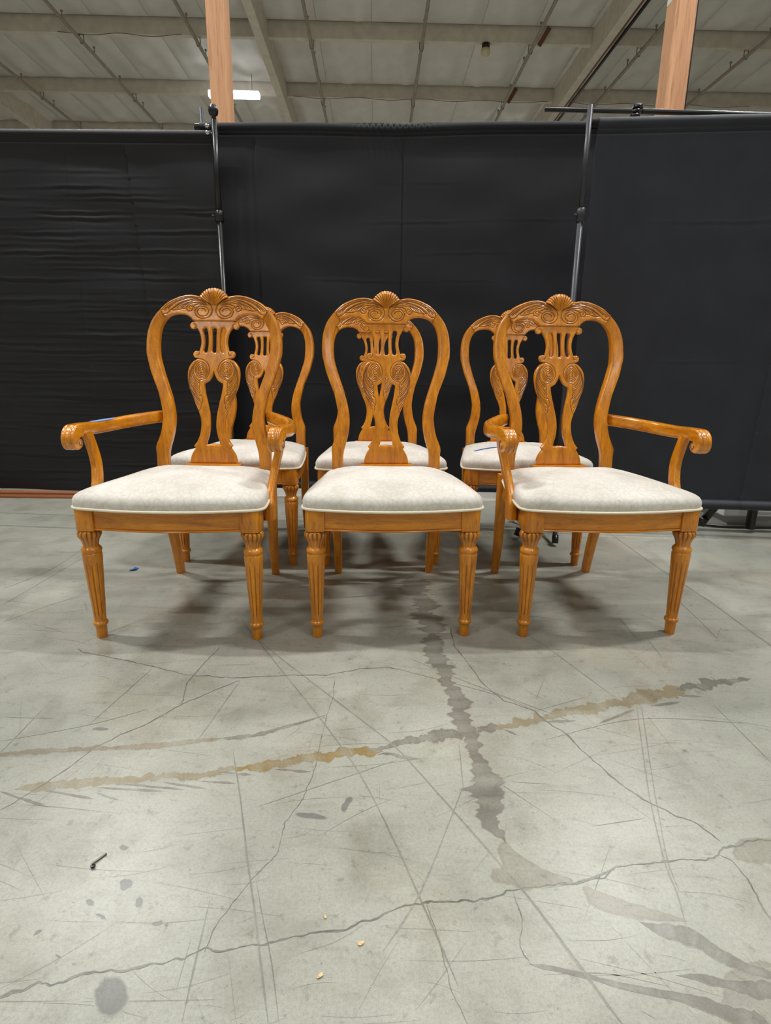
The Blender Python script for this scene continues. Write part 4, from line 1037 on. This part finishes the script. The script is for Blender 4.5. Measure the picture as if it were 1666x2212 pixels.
def rails(parent, kx):
    # serpentine front rail with a bead along its foot
    m = MB()
    xs = np.linspace(-.2015, .2015, 41) * kx
    def yf(x): return -.022 - .021 * math.cos(math.pi * .5 * x / (.2015 * kx)) ** 1.3
    sec = [(.0, .409), (.0, .356), (.0015, .3548), (.0015, .3535), (-.0022, .3528), (-.0034, .3505), (-.0022, .3482), (.002, .3472), (.024, .3472), (.024, .409)]
    V = []
    for x in xs:
        for dy, z in sec: V.append((x, yf(x) + dy, z))
    k = len(sec)
    F = [(i * k + j, (i + 1) * k + j, (i + 1) * k + (j + 1) % k, i * k + (j + 1) % k) for i in range(len(xs) - 1) for j in range(k)]
    F += [tuple(range(k)), tuple((len(xs) - 1) * k + j for j in reversed(range(k)))]
    m.add(V, F)
    smooth_angle(m.build('front_rail', WOOD_X, parent), 35)
    for s in (1, -1):
        V = []
        q0, q1 = np.array([.238 * kx, .024]), np.array([.186 * kx, .462])
        for t in np.linspace(0, 1, 12):
            p = q0 * (1 - t) + q1 * t
            x = p[0] + .010 * math.sin(math.pi * t)
            for dx, z in ((.010, .409), (.010, .356), (.0125, .352), (.0105, .3475), (-.012, .3475), (-.012, .409)):
                V.append((s * (x + dx), p[1], z))
        F = [(i * 6 + j, (i + 1) * 6 + j, (i + 1) * 6 + (j + 1) % 6, i * 6 + (j + 1) % 6) for i in range(11) for j in range(6)]
        F += [tuple(range(6)), tuple(66 + j for j in reversed(range(6)))]
        smooth_angle(obj('side_rail', V, F, WOOD_Y, parent), 35)
    MB().box(-.165 * kx, .165 * kx, .462, .484, .350, .448, .002).build('rear_rail', WOOD_X, parent)
    MB().box(-.096 * kx, .096 * kx, .436, .480, .448, .4635, .003).build('shoe_rail', WOOD_X, parent)

def make_chair(name, loc, rz, kx):
    root = empty(name, loc, rz)
    for s in (-1, 1): front_leg(root, s, kx)
    for s in (-1, 1): rear_leg(root, s, kx)
    for s in (-1, 1): back_post(root, s, kx)
    rails(root, kx)
    cushion(root, kx)
    S = lambda L: [(x * kx, z) for x, z in L]
    top = [(0, 1043), (26, 1042)] + CREST_TOP + CREST_BOT + [(0, 964.6)]
    half = S(top)
    out = half + [(-x, z) for x, z in reversed(half[1:-1])]
    plate('crest_rail', out, [], [S(g) for g in GROOVES_CREST], .030, .0075, WOOD_G, root, rnd=.0045, depth=.0024, sig=.0009, res=.0011)
    shell(root).scale = (kx, 1, 1)
    sp_ = S([(60, 975)] + SPLAT)
    out = [(0, 975)] + sp_ + [(0, 463.7)]
    out = out + [(-x, z) for x, z in reversed(sp_)]
    gap = S(GAP); gap = gap + [(-x, z) for x, z in reversed(gap[1:-1])]
    sc_ = S(SLOT_C); sc_ = sc_ + [(-x, z) for x, z in reversed(sc_[1:-1])]
    sr_ = S(SLOT_R)
    plate('splat', out, [gap, sc_, sr_, [(-x, z) for x, z in reversed(sr_)]], [S(g) for g in GROOVES_SPLAT], .016, .0015, WOOD_G, root,
          fine=[(.0, .1, .64, .84), (.04, .1, .84, .97)], rnd=.0025, depth=.0020, sig=.0008, res=.0011)
    return root

def arm(parent, s):
    path = catmull([(.200, .515, .626), (.240, .455, .6225), (.284, .385, .6165), (.309, .310, .6125), (.3145, .235, .6130), (.311, .180, .6165), (.306, .130, .6195), (.303, .098, .6205)], 8)
    st = []
    m = len(path)
    T = np.gradient(path, axis=0)
    for i, (p, t) in enumerate(zip(path, T)):
        t = t / np.linalg.norm(t)
        side = np.array([t[1], -t[0], 0]); side /= np.linalg.norm(side)
        u = i / (m - 1)
        hw = float(np.interp(u, [0, .15, .5, .8, 1], [.015, .017, .0175, .018, .0195])); hh = float(np.interp(u, [0, .5, 1], [.0215, .0205, .0190]))
        st.append(((s * p[0], p[1], p[2]), (s * side[0], side[1], 0), hw, (0, 0, 1), hh))
    V, F = sweep(st, 28, 3.4)
    mb = MB().add(V, F)
    # rolled scroll: side outline swept across with three reeds on the rolled face
    prof = [(-.035, .6495), (-.015, .6500), (.004, .6480), (.019, .6420), (.031, .6320), (.038, .6190), (.040, .6060), (.036, .5930), (.027, .5830), (.014, .5775), (.000, .5780), (-.012, .5825), (-.0190, .5900),
            (-.0198, .5985), (-.0145, .6050), (-.0065, .6068), (-.0035, .6100), (-.0110, .6138), (-.0220, .6140), (-.035, .6125)]
    prof = catmull(prof, 3)
    pc = np.array([.008, .608])
    d = path[-1] - path[-6]; d[2] = 0; d /= np.linalg.norm(d)
    side = np.array([d[1], -d[0], 0]); side = side if side[0] > 0 else -side
    o = path[-1] + d * .004; o[2] = 0
    ts = np.linspace(-1, 1, 25)
    V = []
    np_ = len(prof)
    for t in ts:
        a = abs(t)
        rib = .0016 * math.cos(t * 3 * math.pi) if True else 0
        edge = -.0035 * max(0, (a - .82) / .18) ** 2
        dep = -.0022 * math.exp(-((a - .42) / .07) ** 2)
        for i, p in enumerate(prof):
            outer = 1 if i < np_ * .72 else 0
            r = p - pc; r = r / (np.linalg.norm(r) + 1e-9)
            q = p + r * (edge + dep * outer + .0008 * (1 - a) * outer)
            w = o + d * q[0] + side * t * .0195
            V.append((s * w[0], w[1], q[1] - .0125))
    F = [(j * np_ + i, j * np_ + (i + 1) % np_, (j + 1) * np_ + (i + 1) % np_, (j + 1) * np_ + i) for j in range(len(ts) - 1) for i in range(np_)]
    F += [tuple(range(np_ - 1, -1, -1)), tuple((len(ts) - 1) * np_ + i for i in range(np_))]
    mb.add(V, F)
    ob = smooth_angle(mb.build('armrest', WOOD_Y, parent), 48)
    # spiral line cut into both cheeks of the scroll
    sl = MB()
    for sg in (1, -1):
        L = []
        for k in range(22):
            t = k / 21; a = .55 * math.pi + t * 1.9 * math.pi; r = .0150 * (1 - .66 * t)
            w = o + d * (.001 + r * math.cos(a)) + side * sg * .0196
            L.append((s * w[0], w[1], .5860 + r * math.sin(a)))
        sl.tube(L[:18], .0011, 5)
    sl.build('scroll_line', simple('dark_glaze', (84, 46, 16), .5), ob)
    # support
    pth = catmull([(.302, .172, .606), (.295, .178, .565), (.283, .172, .515), (.2745, .152, .465), (.271, .128, .425), (.2715, .114, .405), (.2715, .110, .385), (.2715, .108, .352)], 6)
    st = []
    for p in pth:
        hw = float(np.interp(p[2], [.35, .40, .43, .62], [.0150, .0150, .0125, .0125])); hd = float(np.interp(p[2], [.35, .40, .44, .5, .62], [.026, .026, .0225, .0195, .0185]))
        st.append(((s * p[0], p[1], p[2]), (1, 0, 0), hw, (0, 1, 0), hd))
    V, F = sweep(st, 24, 4.5)
    smooth_angle(obj('arm_support', V, F, WOOD_Z, parent), 45)

KA = 1.04
arm_l = make_chair('armchair', (-.6282, 1.5771, 0), .0023, KA)
for s in (-1, 1): arm(arm_l, s)
arm_r = dup(arm_l, (.675, 1.6325, 0), .0636)
tag(arm_l, 'carved oak armchair at front left with blue tape on its armrest', 'armchair', 'carved oak armchairs with scroll arms')
tag(arm_r, 'carved oak armchair at front right, before the charcoal drape', 'armchair', 'carved oak armchairs with scroll arms')
side_c = make_chair('side_chair', (.0226, 1.6075, 0), .0489, 1.0)
tag(side_c, 'carved oak armless side chair in the middle of the front row', 'chair', 'carved oak side chairs without arms')
for x, y, a, lab in ((-.6159, 2.2525, -.0507, 'carved oak side chair standing behind the left armchair'), (-.0174, 2.247, .0779, 'carved oak side chair standing behind the middle front chair'),
                     (.5803, 2.2799, -.019, 'carved oak side chair behind the right armchair with blue tape on its seat')):
    c = dup(side_c, (x, y, 0), a)
    tag(c, lab, 'chair', 'carved oak side chairs without arms')
    last = c
# tape stuck on the left arm of the left armchair
pth = [(-.296, .352, .6345), (-.306, .322, .6336), (-.312, .285, .6330), (-.314, .250, .6332), (-.3135, .222, .6345)]
V = []
for (x, y, z), w in zip(pth, (.006, .013, .014, .013, .005)):
    for t in (-1, -.5, 0, .5, 1):
        V.append((x + t * w, y, z + .0009 - .0018 * t * t))
F = [(i * 5 + j, i * 5 + j + 1, (i + 1) * 5 + j + 1, (i + 1) * 5 + j) for i in range(4) for j in range(4)]
o = obj('tape_strip', V, F, BLUEPALE, arm_l, True); sm = o.modifiers.new('t', 'SOLIDIFY'); sm.thickness = .0006; sm.offset = 1
tag(o, 'pale blue tape strip')
def cushion_z(x, y):
    P = cushion_outline(1.0); c = np.array([0, .19]); q = np.array([x, y]) - c
    d = P - c; ang = np.arctan2(d[:, 1], d[:, 0]); k = np.argmin(np.abs(np.angle(np.exp(1j * (ang - math.atan2(q[1], q[0]))))))
    s_ = np.linalg.norm(q) / np.linalg.norm(d[k])
    return float(np.interp(s_, [0, .16, .33, .49, .63, .75, .84, .905, .95, .978, .994], [.489, .488, .4858, .4815, .4760, .4695, .4632, .4575, .4525, .4470, .4405]))
V = []
for i in range(13):
    t = i / 12; x = -.208 + .138 * t; y = .105 + .014 * t
    for dy in (-.0075, .0075): V.append((x, y + dy, cushion_z(x, y + dy) + .0012))
F = [(2 * i, 2 * i + 2, 2 * i + 3, 2 * i + 1) for i in range(12)]
o = obj('tape_strip', V, F, BLUE, last); tag(o, 'blue tape strip')

# ------------------------------------------------------------------ litter on the floor
V = []; n = 7
for j in range(5):
    for i in range(n):
        u, v = i / (n - 1) - .5, j / 4 - .5
        V.append((u * .026 + v * .010, v * .022, .002 + .009 * math.exp(-((u - .1) / .22) ** 2) * (1 - .6 * abs(v)) + .002 * math.sin(9 * u + 5 * v)))
F = [(j * n + i, j * n + i + 1, (j + 1) * n + i + 1, (j + 1) * n + i) for j in range(4) for i in range(n - 1)]
o = obj('tape_scrap', V, F, BLUE, None, True); o.location = (-1.02, 2.15, 0); o.rotation_euler = (0, 0, .3)
sm = o.modifiers.new('t', 'SOLIDIFY'); sm.thickness = .0008
tag(o, 'crumpled scrap of blue tape on the floor by the left armchair', 'tape')
P = catmull([(-.473, .785, .0022), (-.479, .776, .0022), (-.484, .768, .0026), (-.4865, .762, .003), (-.484, .757, .003), (-.482, .7585, .003)], 4)
root = empty('bent_nail', (0, 0, 0)); tag(root, 'small bent dark nail lying on the concrete at lower left', 'nail')
MB().tube([tuple(p) for p in P], .0017, 8).build('shank', simple('worn_steel', (120, 116, 108), .35, .9), root, True)
MB().lathe([(.0012, -.0008), (.0036, -.0006), (.0036, .0008), (.0015, .0012)], 10, (-.482, .7585, .0034)).build('head', simple('dark_steel', (48, 46, 44), .4, .8), root, True)
for (x, y), s, lab in (((-.028, .636), .0035, 'pale wood chip on the floor below centre, just right of the lower one'), ((-.083, .59), .0038, 'pale wood chip nearest the bottom edge of the floor'), ((-.085, .676), .0022, 'tiny pale wood sliver furthest from the camera near the long crack')):
    g = np.random.default_rng(int(1000 * abs(x)))
    bm = bmesh.new(); bmesh.ops.create_icosphere(bm, subdivisions=2, radius=1)
    for v in bm.verts:
        k = g.uniform(.65, 1.25)
        v.co = (v.co.x * s * k * .8, v.co.y * s * 1.3 * k, .0014 + v.co.z * .0012 * k)
    o = MB().bm(bm).build('wood_chip', CHIPW); o.location = (x, y, .0006); o.rotation_euler = (0, 0, g.uniform(0, 3))
    tag(o, lab, 'wood chip', 'wood chips on the floor')
